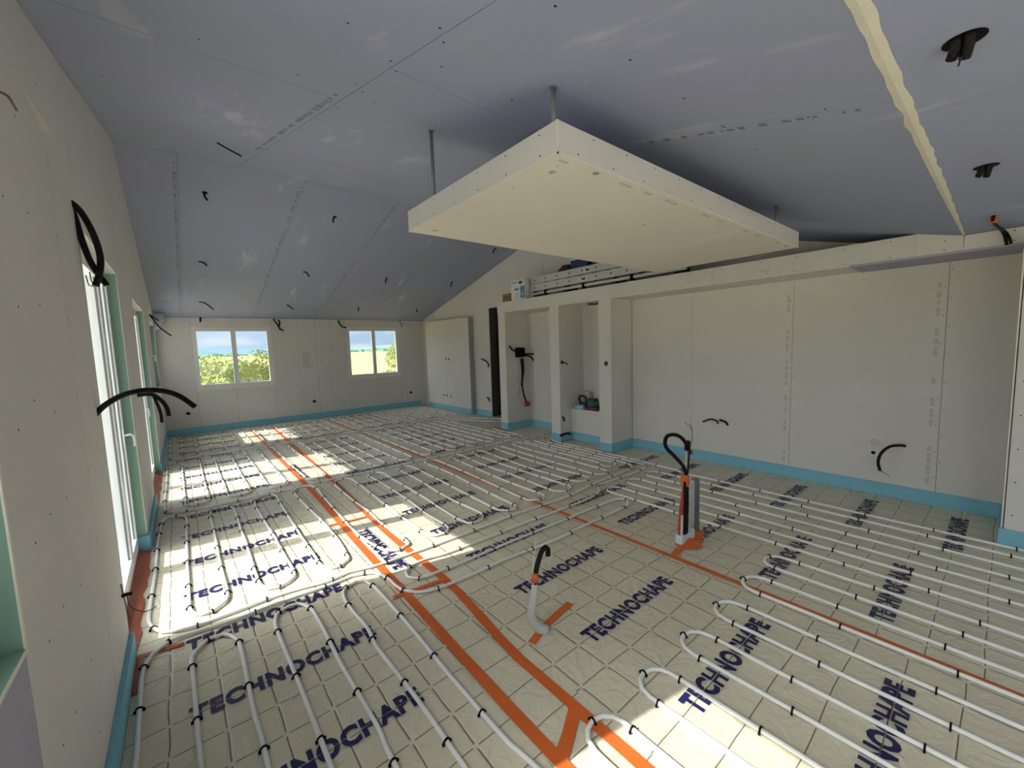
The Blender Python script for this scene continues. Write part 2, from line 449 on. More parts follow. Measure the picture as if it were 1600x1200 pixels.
for i, (xa, xb, xt, yph) in enumerate(SHEETS):
    x_ph = (xt if xt is not None else 0.69) - 0.043
    mb = MB()
    ya, yb = Y_BACK, Y_FAR + 0.02
    nx, ny = max(2, int((xb - xa) / 0.06)), int((yb - ya) / 0.06)
    vs = []
    for a in range(nx + 1):
        for b_ in range(ny + 1):
            x = xa + (xb - xa) * a / nx; y = ya + (yb - ya) * b_ / ny
            z = 0.0022 * noise.noise(Vector((x * 5, y * 5, i))) if 0 < a < nx else 0
            vs.append((x, y, z - 0.0008))
    fs = [(a * (ny + 1) + b_, (a + 1) * (ny + 1) + b_, (a + 1) * (ny + 1) + b_ + 1, a * (ny + 1) + b_ + 1) for a in range(nx) for b_ in range(ny)]
    mb.add(vs, fs)
    sh = mb.build('insulation_sheet', 'film', smooth=True, origin=(x_ph, yph, 0))
    sh.parent = floor
    if xt is not None:
        k = math.ceil((Y_BACK - yph) / 0.3585)
        while yph + 0.3585 * k < Y_FAR - 0.1:
            y = yph + 0.3585 * k
            if not (i == 4 and y > 2.15):
                o = bpy.data.objects.new('lettering', word); col.objects.link(o)
                o.parent = sh; o.location = (0.043 * S, 0.3585 * k * S, 0.0022 * S)
                o['label'] = 'navy printed word'
            k += 1
    else:
        for y0 in (2.24, 4.02, 5.9):
            o = bpy.data.objects.new('lettering', word); col.objects.link(o)
            o.parent = sh; o.location = ((0.725 - x_ph) * S, (y0 - yph) * S, 0.0024 * S); o.rotation_euler.z = -math.pi / 2
            o['label'] = 'navy printed word'

# ================================================================ WALLS
SCREWS = {}
def strip_poly(y0, y1, z0, zt=None):
    """vertical strip on a y-z wall; top follows the ceiling unless zt is given"""
    if zt is not None: return [(y0, z0), (y1, z0), (y1, zt), (y0, zt)]
    ks = [y for y in (Y_RIDGE, Y_CREASE) if y0 < y < y1]
    return [(y0, z0), (y1, z0), (y1, zc(y1))] + [(y, zc(y)) for y in ks] + [(y0, zc(y0))]
def screws(parent, pts, nrm, r=0.0030):
    mb = MB()
    for p in pts: mb.disc(p, nrm, r, 0.0004, 6)
    o = mb.build('screw_heads', 'clip', parent); o['kind'] = 'stuff'
    return o

# ---- left wall
LW_OPEN = [(-0.25, 0.885, 0.585, 1.41), (1.83, 2.80, 0.0, 1.41), (3.62, 4.62, 0.0, 1.385), (5.50, 6.44, 0.66, 1.37), (-2.15, -0.60, 0.0, 1.41)]
LW_OPEN.sort()
wl_ = MB(skewL)
wl_t = 0.16
edges = sorted(set([Y_BACK, Y_FAR + 0.02] + [v for o in LW_OPEN for v in o[:2]] + [Y_RIDGE, Y_CREASE]))
for a, b_ in zip(edges[:-1], edges[1:]):
    op = next((o for o in LW_OPEN if o[0] <= a and b_ <= o[1]), None)
    rng = [(-0.05, None)] if op is None else ([(-0.05, op[2])] if op[2] > 0 else []) + [(op[3], None)]
    for z0, z1 in rng:
        poly = [(-BT - 0.0005, y, z) for y, z in strip_poly(a, b_, z0, z1)]
        wl_.prism(poly, (-wl_t, 0, 0))
wall_left = wl_.build('wall_left', 'core', kind='structure')
JL = [-2.3, -1.55, -0.62, 0.3, 0.885, 1.50, 2.28, 2.98, 3.62, 4.12, 4.62, 5.12, 5.9, 6.44]
def left_boards():
    es = sorted(set([Y_BACK, Y_FAR] + JL + [v for o in LW_OPEN for v in o[:2]]))
    i = 0
    pend = None
    for a, b_ in zip(es[:-1], es[1:]):
        op = next((o for o in LW_OPEN if o[0] <= a + 1e-6 and b_ <= o[1] + 1e-6), None)
        rng = [(0.0, None)] if op is None else ([(0.0, op[2])] if op[2] > 0 else []) + [(op[3], None)]
        for z0, z1 in rng:
            poly = strip_poly(a + GAP, b_ - GAP, z0, z1)
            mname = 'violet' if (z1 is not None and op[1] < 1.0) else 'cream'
            MB(skewL).prism([(0, y, z - (0.003 if (y > -9 and z1 is None and z > 1.42) else 0)) for y, z in poly], (-BT, 0, 0)).build('plasterboard', mname, wall_left)
left_boards()
pts = []
for y in [1.0, 1.25, 1.5, 1.75, 2.95, 3.2, 3.4, 4.75, 5.0, 5.3, 1.1, 2.9]:
    for k in range(9):
        z = 0.15 + 0.19 * k + rnd.uniform(-.02, .02)
        if z < zc(y) - 0.05: pts.append(skewL(Vector((0, y + rnd.uniform(-.01, .01), z))))
screws(wall_left, pts, (1, 0, 0), 0.0022)
# reveals: green boards lining each opening, pale beads on their edges
def reveal_left(y0, y1, z0, z1, d=0.042):
    mk = lambda: MB(skewL)
    mk().box(-d, 0.0004, y1 - 0.0005, y1 + BT, z0, z1).build('reveal_board', 'green', wall_left)
    mk().box(-d, 0.0004, y0 - BT, y0 + 0.0005, z0, z1).build('reveal_board', 'green', wall_left)
    mk().box(-d, 0.0004, y0, y1, z1 - 0.0005, z1 + BT).build('reveal_board', 'cream', wall_left)
    if z0 > 0: mk().box(-d, 0.0004, y0, y1, z0 - BT, z0 + 0.0005).build('reveal_board', 'green', wall_left)
    e = 0.0035
    mk().box(-0.001, 0.0016, y1 - 0.001, y1 + e * 2, max(z0, 0.09), z1 + e).build('corner_bead', 'bead', wall_left)
    mk().box(-0.001, 0.0016, y0 - e, y1 + e, z1 - 0.001, z1 + e).build('corner_bead', 'bead', wall_left)
    if z0 > 0: mk().box(-0.001, 0.0016, y0 - e, y1 + e, z0 - e * 2, z0).build('corner_bead', 'bead', wall_left)
for o in LW_OPEN: reveal_left(*o)

# glazed doors and windows in the left wall
def lever(mb, y, z, s=1):
    """white lever handle: rose plate and a hooked lever that reaches into the room"""
    mb.box(-0.0395, -0.034, y - 0.010, y + 0.010, z - 0.045, z + 0.035)
    mb.tube(spline([(-0.036, y, z), (-0.012, y, z + 0.004), (-0.004, y + s * 0.010, z - 0.004), (-0.002, y + s * 0.030, z - 0.030), (-0.004, y + s * 0.036, z - 0.062)], 0.008), 0.0055, 8)
def left_opening(name, y0, y1, z0, z1, ym, handles, sill=False, fr=0.030):
    root = empty(name, (lx((y0 + y1) / 2) - 0.05, (y0 + y1) / 2, z0), kind='structure')
    xo, xi = -0.085, -0.042
    mk = lambda: MB(skewL)
    fz = z0 + (fr if z0 > 0 else 0.018)
    f = mk()
    f.box(xo, xi, y0, y0 + fr, z0, z1); f.box(xo, xi, y1 - fr, y1, z0, z1)
    f.box(xo, xi, y0 + fr, y1 - fr, z1 - fr, z1); f.box(xo, xi, y0 + fr, y1 - fr, z0, fz)
    f.build('door_frame' if z0 == 0 else 'window_frame', 'pvc', root)
    st = 0.036
    for (a, b_) in ((y0 + fr, ym), (ym, y1 - fr)):
        lf = mk(); la, lb = a + 0.0015, b_ - 0.0015
        xo2, xi2 = xo + 0.006, xi + 0.008
        lf.box(xo2, xi2, la, la + st, fz, z1 - fr); lf.box(xo2, xi2, lb - st, lb, fz, z1 - fr)
        lf.box(xo2, xi2, la + st, lb - st, z1 - fr - st, z1 - fr); lf.box(xo2, xi2, la + st, lb - st, fz, fz + st * (2.2 if z0 == 0 else 1))
        l = lf.build('leaf', 'pvc', root)
        gz = fz + st * (2.2 if z0 == 0 else 1)
        g = mk(); e = 0.004
        for q in ((la + st, la + st + e), (lb - st - e, lb - st)): g.box(xi2 - 0.012, xi2 - 0.006, q[0], q[1], gz, z1 - fr - st)
        g.build('gasket', 'gasket', l)
        mk().box(-0.066, -0.060, la + st - 0.003, lb - st + 0.003, gz - 0.003, z1 - fr - st + 0.003).build('pane', 'glass', l)
        if (handles == 1 and b_ == ym) or (handles == 2 and a == ym):
            h = mk(); lever(h, ym - 0.02 if b_ == ym else y1 - fr - 0.03, (z0 + z1) / 2 if z0 > 0 else 0.62)
            h.build('handle', 'pvc', l, smooth=False)
    return root
left_opening('door_1', 1.83, 2.80, 0.0, 1.41, 2.50, 2)
left_opening('door_2', 3.62, 4.62, 0.0, 1.385, 4.05, 1)
left_opening('window_3', 5.50, 6.44, 0.66, 1.37, 5.97, 1)
left_opening('door_added_left', -2.15, -0.60, 0.0, 1.41, -1.37, 0)  # unseen door added behind the viewpoint to let in more daylight
left_opening('window_4', -0.25, 0.885, 0.585, 1.41, 0.32, 0)

# ---- far wall with two windows
W1, W2 = (0.200, 1.080, 0.572, 1.358), (2.112, 2.972, 0.572, 1.358)
xl0, xr0 = lx(Y_FAR) - 0.02, X_GABLE + 0.1
def far_rects(extra=()):
    es = sorted(set([xl0, xr0, W1[0], W1[1], W2[0], W2[1]] + list(extra)))
    for a, b_ in zip(es[:-1], es[1:]):
        w = next((w for w in (W1, W2) if w[0] <= a + 1e-6 and b_ <= w[1] + 1e-6), None)
        if w is None: yield a, b_, 0.0, Z_EAVE
        else:
            yield a, b_, 0.0, w[2]; yield a, b_, w[3], Z_EAVE
wf = MB()
for a, b_, z0, z1 in far_rects(): wf.box(a, b_, Y_FAR + BT + 0.0005, Y_FAR + 0.16, z0 - (0.05 if z0 == 0 else 0), z1 + (0.02 if z1 == Z_EAVE else 0))
wall_far = wf.build('wall_far', 'core', kind='structure')
for a, b_, z0, z1 in far_rects([0.62, 1.42, 1.66, 1.86, 2.56, 3.08]):
    MB().box(a + GAP, b_ - GAP, Y_FAR, Y_FAR + BT, z0, z1 - 0.002).build('plasterboard', 'cream', wall_far)
screws(wall_far, [(x, Y_FAR, 0.12 + 0.14 * k) for x in (0.15, 0.05, 1.15, 1.38, 1.46, 1.9, 2.05, 3.02, 3.1) for k in range(9)], (0, -1, 0), 0.0026)
def far_window(name, w):
    x0, x1, z0, z1 = w
    root = empty(name, ((x0 + x1) / 2, Y_FAR + 0.04, z0), kind='structure')
    y0, y1 = Y_FAR + 0.004, Y_FAR + 0.06
    fr, st = 0.022, 0.026
    f = MB()
    f.box(x0, x0 + fr, y0, y1, z0, z1); f.box(x1 - fr, x1, y0, y1, z0, z1); f.box(x0 + fr, x1 - fr, y0, y1, z1 - fr, z1); f.box(x0 + fr, x1 - fr, y0, y1, z0, z0 + fr)
    f.build('window_frame', 'pvc', root)
    t = MB(); e = 0.012
    t.box(x0 - e, x1 + e, Y_FAR - 0.003, Y_FAR + 0.004, z1, z1 + e); t.box(x1, x1 + e, Y_FAR - 0.003, Y_FAR + 0.004, z0, z1)
    t.build('cover_bead', 'bead', root)
    MB().box(x0 - 0.004, x1 + 0.012, Y_FAR - 0.014, y0 + 0.002, z0 - 0.022, z0).build('window_sill', 'pvc', root)
    xm = (x0 + x1) / 2
    for k, (a, b_) in enumerate(((x0 + fr, xm), (xm, x1 - fr))):
        a += 0.0012; b_ -= 0.0012
        l = MB(); ya, yb = y0 - 0.006, y1 - 0.014
        l.box(a, a + st, ya, yb, z0 + fr, z1 - fr); l.box(b_ - st, b_, ya, yb, z0 + fr, z1 - fr)
        l.box(a + st, b_ - st, ya, yb, z1 - fr - st, z1 - fr); l.box(a + st, b_ - st, ya, yb, z0 + fr, z0 + fr + st)
        lf = l.build('casement', 'pvc', root)
        MB().box(a + st - 0.002, b_ - st + 0.002, y0 + 0.02, y0 + 0.026, z0 + fr + st - 0.002, z1 - fr - st + 0.002).build('pane', 'glass', lf)
        if k == 1:
            h = MB(); zz = (z0 + z1) / 2
            h.box(xm + 0.006, xm + 0.020, ya - 0.004, ya, zz - 0.03, zz + 0.02)
            h.tube([(xm + 0.013, ya - 0.002, zz), (xm + 0.013, ya - 0.018, zz), (xm + 0.013, ya - 0.02, zz - 0.06)], 0.004, 6)
            h.build('handle', 'pvc', lf)
    return root
far_window('window_1', W1)
far_window('window_2', W2)
MB().prism([(lx(6.5) + 0.0, Y_FAR - 0.18, 1.30), (lx(6.5) + 0.07, Y_FAR - 0.18, 1.34), (lx(6.5) + 0.10, Y_FAR - 0.18, 1.42), (lx(6.5) + 0.10, Y_FAR - 0.18, 1.52), (lx(6.5), Y_FAR - 0.18, 1.52)], (0, 0.178, 0)).build('trim_1', 'violet', kind='structure')

# ---- right side: gable wall, lining wall, return, bulkhead, piers, niches
wr = MB()
DY0, DY1, DZ = 3.98, 4.62, 1.53
xg = X_GABLE + BT + 0.0005
for a, b_, z0, z1 in ((Y_CREASE, Y_RIDGE, -0.05, None), (Y_BACK, Y_CREASE, -0.05, None), (Y_RIDGE, DY0, -0.05, None), (DY0, DY1, DZ, None), (DY1, Y_FAR + 0.02, -0.05, None)):
    wr.prism([(xg, y, z) for y, z in strip_poly(a, b_, z0, z1)], (0.12, 0, 0))
wall_right = wr.build('wall_right', 'core', kind='structure')
es = [Y_CREASE + 0.02, 0.9, 1.65, 2.4, 3.05, 3.51, DY0, DY1, 5.0, 5.75, Y_FAR]
for a, b_ in zip(es[:-1], es[1:]):
    poly = strip_poly(a + GAP, b_ - GAP, DZ if (a >= DY0 and b_ <= DY1) else 0.0, None)
    MB().prism([(X_GABLE, y, z - (0.003 if z > 1.4 else 0)) for y, z in poly], (BT, 0, 0)).build('plasterboard', 'cream', wall_right)
# the room seen through the doorway, its darkness put into the wall colour
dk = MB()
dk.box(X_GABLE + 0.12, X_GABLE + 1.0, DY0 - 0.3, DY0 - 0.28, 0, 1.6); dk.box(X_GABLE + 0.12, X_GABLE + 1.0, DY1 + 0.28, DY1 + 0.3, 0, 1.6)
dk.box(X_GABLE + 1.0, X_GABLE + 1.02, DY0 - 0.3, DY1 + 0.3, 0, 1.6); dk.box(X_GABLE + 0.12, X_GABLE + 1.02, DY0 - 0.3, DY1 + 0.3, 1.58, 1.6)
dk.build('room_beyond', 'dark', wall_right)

# lining wall in front of the gable: boards 1.2 m wide
Z_SOF, Z_BULK = 1.385, 1.505
ll = MB().box(X_LINING + BT + 0.0005, X_GABLE - 0.0005, -2.5, 2.24, -0.05, Z_SOF)
wall_lin = ll.build('wall_right_lining', 'core', kind='structure')
JR = [-1.97, -1.24, -0.512, 0.217, 0.948, 1.665, 2.235]
for a, b_ in zip(JR[:-1], JR[1:]):
    MB().box(X_LINING, X_LINING + BT, a + GAP * 0.9, b_ - GAP * 0.9, 0, Z_SOF - 0.001).build('plasterboard', 'cream', wall_lin)
sp = []
for j in JR[3:6]:
    for k in range(9): sp += [(X_LINING, j - 0.012, 0.10 + 0.155 * k), (X_LINING, j + 0.014, 0.16 + 0.155 * k)]
for j in (0.58, 1.31, 1.95):
    for k in range(7): sp.append((X_LINING, j, 0.14 + 0.2 * k))
screws(wall_lin, sp, (-1, 0, 0), 0.0026)
pr = MB()
for j in (0.217 + 0.035, 0.948 + 0.03):
    z = 0.12
    while z < 1.3:
        h = rnd.uniform(0.015, 0.05)
        if rnd.random() < 0.7:
            zz = z
            while zz < z + h:
                w = rnd.uniform(0.006, 0.011)
                pr.box(X_LINING - 0.0005, X_LINING + 0.0002, j - w, j + w, zz, zz + 0.004); zz += 0.0075
        z += h + 0.02
pr.build('edge_print', 'boardprint', wall_lin)

# return wall at the right edge of the view
rt = MB().box(2.905 + BT + 0.0005, X_LINING + 0.08, -2.5, -0.03 - BT - 0.0005, -0.05, Z_SOF)
wall_ret = rt.build('wall_right_return', 'core', kind='structure')
for a, b_ in ((-0.755, -0.03), (-1.48, -0.755), (-2.2, -1.48)):
    MB().box(2.905, 2.905 + BT, a + GAP, b_ - GAP, 0, Z_SOF - 0.001).build('plasterboard', 'cream', wall_ret)
MB().box(2.905, X_LINING, -0.03 - BT, -0.03, 0, Z_SOF - 0.001).build('plasterboard', 'cream', wall_ret)
MB().box(2.9035, 2.910, -0.034, -0.0285, 0.085, Z_SOF - 0.001).build('corner_bead', 'bead', wall_ret)  # pale strip added to cover the dark line at this corner
screws(wall_ret, [(2.905, -0.06, 0.15 + 0.155 * k) for k in range(8)] + [(2.905, -0.30, 0.15 + 0.155 * k) for k in range(8)], (-1, 0, 0), 0.003)

# bulkhead
bk = MB()
bk.box(X_PIER + BT, X_GABLE - 0.001, 0.32, 3.86, Z_SOF + BT, Z_BULK - BT)
bk.box(X_PIER + BT, X_GABLE - 0.001, -2.5, 0.32, Z_SOF + BT, Z_FLAT - 0.004)
wall_bulk = bk.build('wall_right_bulkhead', 'core', kind='structure')
for a, b_ in ((0.32, 1.36), (1.36, 2.82), (2.82, 3.86)):
    MB().box(X_PIER, X_PIER + BT, a + GAP * 0.6, b_ - GAP * 0.6, Z_SOF, Z_BULK).build('plasterboard', 'cream', wall_bulk)
    MB().box(X_PIER + BT + 0.001, X_GABLE - 0.001, a, b_, Z_BULK - BT, Z_BULK).build('plasterboard', 'cream', wall_bulk)
MB().prism([(X_PIER, 0.155, Z_SOF), (X_PIER, 0.32, Z_SOF), (X_PIER, 0.32, Z_BULK), (X_PIER, 0.158, Z_FLAT - 0.003)], (BT, 0, 0)).build('plasterboard', 'cream', wall_bulk)
MB().box(X_PIER, X_PIER + BT, -2.5, 0.1548, Z_SOF, Z_FLAT - 0.003).build('plasterboard', 'cream', wall_bulk)
MB().box(X_PIER, X_GABLE - 0.05, 3.86, 3.86 + BT, Z_SOF, Z_BULK).build('plasterboard', 'cream', wall_bulk)
MB().box(X_PIER + 0.0005, X_GABLE - 0.05, 0.595, 3.86, Z_SOF - 0.0006, Z_SOF + BT).build('soffit_board', 'cream', wall_bulk)
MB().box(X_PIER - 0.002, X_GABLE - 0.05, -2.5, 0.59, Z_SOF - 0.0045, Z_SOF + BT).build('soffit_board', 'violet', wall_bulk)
sp = [(X_PIER, y, z) for y in [0.0, 0.22, 0.42, 0.62, 0.85, 1.05, 1.3, 1.6, 1.9, 2.2, 2.5, 2.8, 3.1, 3.4, 3.7] for z in (1.405, 1.45 if y < 0.3 else 1.487)]
sp += [(X_PIER, 0.98 + rnd.uniform(-.12, .1), rnd.uniform(1.4, 1.46)) for _ in range(10)]
screws(wall_bulk, sp, (-1, 0, 0), 0.003)

# piers and niche backs
def pier(nm, y0, y1, xb):
    o = MB().box(X_PIER + BT, xb, y0 + BT, y1 - BT, -0.05, Z_SOF).build(nm, 'core', kind='structure')
    MB().box(X_PIER, X_PIER + BT, y0, y1, 0, Z_SOF).build('plasterboard', 'cream', o)
    MB().box(X_PIER + BT, xb, y0, y0 + BT, 0, Z_SOF).build('plasterboard', 'cream', o)
    MB().box(X_PIER + BT, xb, y1 - BT, y1, 0, Z_SOF).build('plasterboard', 'cream', o)
    MB().box(X_PIER - 0.0012, X_PIER + 0.004, y0 - 0.0012, y0 + 0.004, 0.09, Z_SOF - 0.001).build('corner_bead', 'bead', o)
    return o
pierA = pier('wall_pier_1', 3.735, 3.86, X_GABLE)
pierB = pier('wall_pier_2', 2.875, 3.0, X_GABLE)
pierC = pier('wall_pier_3', 2.24, 2.372, X_GABLE)
for a, b_ in ((2.372, 2.875), (3.0, 3.735)):
    MB().box(X_NICHE, X_NICHE + BT, a, b_, 0, Z_SOF).build('plasterboard', 'cream', wall_bulk)
bench = MB().box(3.165 + BT, X_NICHE, 2.373, 2.874, 0, 0.326 - BT).build('wall_niche_bench', 'core', kind='structure')
MB().box(3.165, 3.165 + BT, 2.373, 2.874, 0, 0.326).build('plasterboard', 'cream', bench)
MB().box(3.165 + BT, X_NICHE, 2.373, 2.874, 0.326 - BT, 0.326).build('top_board', 'cream', bench)
screws(pierC, [(X_PIER, 2.255, 0.12 + 0.15 * k) for k in range(9)], (-1, 0, 0), 0.0026)

# boxed lining panel in the far corner
bp_ = empty('wall_panel', (3.34, 5.64, 0), kind='structure')
MB().box(3.338, 3.338 + BT, 5.01, 5.68 - GAP, 0, 1.437).build('plasterboard', 'cream', bp_)
MB().box(3.338, 3.338 + BT, 5.68 + GAP, 6.31, 0, 1.437).build('plasterboard', 'cream', bp_)
MB().box(3.338 + BT + 0.001, X_GABLE - 0.002, 5.012, 5.04, 0, 1.436).build('steel_stud', 'steel', bp_)
MB().box(3.338 + BT + 0.001, X_GABLE - 0.002, 6.28, 6.309, 0, 1.436).build('steel_stud', 'steel', bp_)
MB().box(3.338 + BT + 0.001, X_GABLE - 0.002, 5.042, 6.278, 1.41, 1.436).build('steel_stud', 'steel', bp_)
hp = MB()
for px, py in ((697, 561), (701.5, 561.5), (694, 617), (699, 618), (705, 619.5)):
    hp.disc(XP(px, py, 3.338), (-1, 0, 0), 0.016, 0.0015, 12)
hp.build('socket_holes', 'clip', bp_)

# back wall behind the viewpoint; its wide glazed opening is added for more daylight
wb = MB()
for x0, x1, z0, z1 in ((-0.5, 0.60, -0.05, Z_FLAT), (2.35, 3.6, -0.05, Z_FLAT), (0.60, 2.35, 1.42, Z_FLAT)): wb.box(x0, x1, Y_BACK - 0.12, Y_BACK, z0, z1)
wall_back = wb.build('wall_back', 'cream', kind='structure')
def added_back_door():
    root = empty('door_added_back', (1.4, Y_BACK - 0.05, 0), kind='structure')
    f = MB()
    f.box(0.60, 0.64, Y_BACK - 0.08, Y_BACK - 0.03, 0, 1.42); f.box(2.31, 2.35, Y_BACK - 0.08, Y_BACK - 0.03, 0, 1.42)
    f.box(0.64, 2.31, Y_BACK - 0.08, Y_BACK - 0.03, 1.385, 1.42); f.box(0.64, 2.31, Y_BACK - 0.08, Y_BACK - 0.03, 0, 0.02)
    f.build('door_frame', 'pvc', root)
    for k in range(2):
        a = 0.64 + k * 0.835; b_ = a + 0.835
        l = MB(); l.box(a, a + .04, Y_BACK - 0.07, Y_BACK - 0.04, .02, 1.385); l.box(b_ - .04, b_, Y_BACK - 0.07, Y_BACK - 0.04, .02, 1.385)
        l.box(a + .04, b_ - .04, Y_BACK - 0.07, Y_BACK - 0.04, 1.35, 1.385); l.box(a + .04, b_ - .04, Y_BACK - 0.07, Y_BACK - 0.04, .02, .09)
        lf = l.build('leaf', 'pvc', root)
        MB().box(a + .038, b_ - .038, Y_BACK - 0.058, Y_BACK - 0.053, .088, 1.352).build('pane', 'glass', lf)
added_back_door()

# ================================================================ CEILING
xcl, xcr = -0.23, X_GABLE + 0.1
ck = MB()
def slab(y0, y1, off, th):
    return [(0, y0, zc(y0) + off), (0, y1, zc(y1) + off), (0, y1, zc(y1) + off + th), (0, y0, zc(y0) + off + th)]
for y0, y1 in ((Y_BACK - 0.1, Y_CREASE), (Y_CREASE, Y_RIDGE), (Y_RIDGE, Y_FAR + 0.18)):
    ck.prism([(xcl - 0.2, p[1], p[2]) for p in slab(y0, y1, BT + 0.0008, 0.05)], (xcr - xcl + 0.3, 0, 0))
ceiling = ck.build('ceiling', 'core', kind='structure')
def cboard(x0, x1, y0, y1, m='ceil'):
    g = GAP * 0.9
    a = [(x0 + g, p[1], p[2]) for p in slab(y0 + g, y1 - g, 0, BT)]
    MB().prism(a, (x1 - x0 - 2 * g, 0, 0)).build('plasterboard', m, ceiling)
yj_a = NEARP(400, 112).y
yj_b = NEARP(600, 103).y
for x0, x1, ys in ((xcl, 0.46, [Y_CREASE, yj_a, 2.75, Y_RIDGE]), (0.46, 1.165, [Y_CREASE, yj_b, 2.45, Y_RIDGE]), (1.165, 1.91, [Y_CREASE, 1.75, Y_RIDGE]), (1.91, 2.65, [Y_CREASE, 1.1, 2.6, Y_RIDGE]), (2.65, xcr, [Y_CREASE, 1.7, Y_RIDGE])):
    for a, b_ in zip(ys[:-1], ys[1:]): cboard(x0, x1, a, b_)
for x0, x1 in ((xcl, 0.13), (0.13, 0.90), (0.90, 1.675), (1.675, 2.45), (2.45, 3.2), (3.2, xcr)): cboard(x0, x1, Y_RIDGE, Y_FAR)
for x0, x1, ys in ((xcl, 0.55, [Y_BACK, -1.2, Y_CREASE]), (0.55, 1.28, [Y_BACK, -0.7, Y_CREASE]), (1.28, 2.01, [Y_BACK, -1.3, Y_CREASE]), (2.01, 2.74, [Y_BACK, -0.5, Y_CREASE]), (2.74, xcr, [Y_BACK, -1.0, Y_CREASE])):
    for a, b_ in zip(ys[:-1], ys[1:]): cboard(x0, x1, a, b_)
# pale filler pressed into the crease joint, ragged edges
fl = MB()
vs, n = [], 150
for i in range(n + 1):
    x = -0.15 + (X_PIER + 0.15) * i / n
    wj = 0.0125 if x < 1.9 else 0.0125 - 0.0075 * (x - 1.9) / 1.1
    a = Y_CREASE - wj * (1 + 0.45 * noise.noise(Vector((x * 14, 0, 0)))); b_ = Y_CREASE + wj * (0.9 + 0.45 * noise.noise(Vector((x * 14, 5, 0))))
    vs += [(x, a, Z_FLAT - 0.0006), (x, Y_CREASE, Z_FLAT - 0.0013), (x, b_, zc(b_) - 0.0006), (x, Y_CREASE, Z_FLAT + 0.01)]
fs = []
for i in range(n):
    for j in range(4): fs.append((i * 4 + j, i * 4 + (j + 1) % 4, i * 4 + 4 + (j + 1) % 4, i * 4 + 4 + j))
fl.add(vs, [f[::-1] for f in fs]).build('joint_filler', 'plaster', ceiling)
# screw heads along joints
sp = []
for jx in (0.46, 1.165, 1.91):
    y = 0.3
    while y < 3.4:
        for s_ in (-1, 1): sp.append((jx + s_ * 0.016, y + 0.02 * s_, zc(y + 0.02 * s_)))
        y += 0.22
for y in (0.5, 0.86, 1.25, 1.9, 2.3):
    for k in range(16): sp.append((-0.1 + 0.21 * k, y, zc(y)))
screws(ceiling, sp, (0, 0.25, -1), 0.0028)
sp = [(jx + s_ * 0.014, 3.65 + 0.2 * k, zc(3.65 + 0.2 * k)) for jx in (0.13, 0.90, 1.675, 2.45) for s_ in (-1, 1) for k in range(14)]
screws(ceiling, sp, (0, -0.25, -1), 0.003)

pr = MB()
for jx, ya_, yb_, off in ((0.13, 3.6, 6.4, -0.02), (0.90, 3.6, 6.45, -0.022), (1.675, 3.6, 6.45, -0.022), (0.46, 1.3, 2.6, -0.025), (1.165, 0.2, 0.75, 0.02)):
    y = ya_
    while y < yb_:
        if rnd.random() < 0.72:
            h = rnd.uniform(0.005, 0.010); a, b_ = y, y + rnd.uniform(0.005, 0.02)
            q = [(jx + off - h, a, zc(a) - 0.0005), (jx + off + h, a, zc(a) - 0.0005), (jx + off + h, b_, zc(b_) - 0.0005), (jx + off - h, b_, zc(b_) - 0.0005)]
            pr.prism(q, (0, 0, 0.0006))
        y += 0.026
pr.build('edge_print', 'ceilprint', ceiling)
def smear(px, off=0.0006):
    P = []
    for q in px:
        v = XP(q[0], q[1], lx(1.6)); v = XP(q[0], q[1], lx(v.y)); P.append(v + Vector((off, 0, 0)))
    MB().prism(P, (-0.0008, 0, 0)).build('plaster_smear', 'plaster', wall_left)
smear([(28, 123), (45, 152), (62, 178), (76, 200), (90, 231), (80, 216), (70, 206), (64, 203), (56, 182), (42, 154)])
smear([(67, 55), (73, 55), (81, 64), (72, 63)])
# ================================================================ BLUE EDGE STRIPS
def baseboard(name, *boxes, xf=None):
    mb = MB(xf)
    for b_ in boxes: mb.bbox(*b_, 0.0018)
    return mb.build(name, 'blue', kind='structure')
SH, ST = 0.082, 0.0075
baseboard('baseboard_left', (0.0, ST + 0.006, 0.9, 1.83 - 0.005, 0, SH), (0.0, ST + 0.006, -0.8, 0.9, 0, SH), (0.0, ST + 0.003, 2.795, 3.62, 0, SH), (-0.04, ST + 0.003, 2.785, 2.798, 0, SH), (0.0, ST, 4.615, Y_FAR - 0.01, 0, SH), xf=skewL)
baseboard('baseboard_far', (lx(Y_FAR) + 0.008, 3.335, Y_FAR - ST - 0.004, Y_FAR - 0.0003, 0, SH + 0.004))
baseboard('baseboard_right', (X_LINING - ST, X_LINING - 0.0003, -0.03, 2.238, 0, SH))
baseboard('baseboard_return', (2.905 - ST, 2.9047, -2.0, -0.03 + ST, 0, SH), (2.905, X_LINING - ST, -0.0297, -0.03 + ST, 0, SH))
for nm, y0, y1, xb in (('baseboard_pier_1', 3.735, 3.86, X_NICHE), ('baseboard_pier_2', 2.875, 3.0, X_NICHE), ('baseboard_pier_3', 2.24, 2.372, X_NICHE)):
    xe = X_LINING - ST if nm.endswith('3') else (3.165 - ST if nm.endswith('2') else X_NICHE - ST)
    baseboard(nm, (X_PIER - ST, X_PIER - 0.0003, y0 - ST, y1 + ST, 0, SH), (X_PIER, xe, y0 - ST, y0 - 0.0003, 0, SH))
baseboard('baseboard_niche', (X_NICHE - ST, X_NICHE - 0.0003, 3.0, 3.725, 0, SH))
baseboard('baseboard_bench', (3.165 - ST, 3.1647, 2.373, 2.866, 0, SH))
baseboard('baseboard_gable', (X_GABLE - ST, X_GABLE - 0.0003, DY1 + 0.003, 5.0, 0, SH))
baseboard('baseboard_panel', (3.338 - ST, 3.3377, 5.005, 6.315, 0, SH))

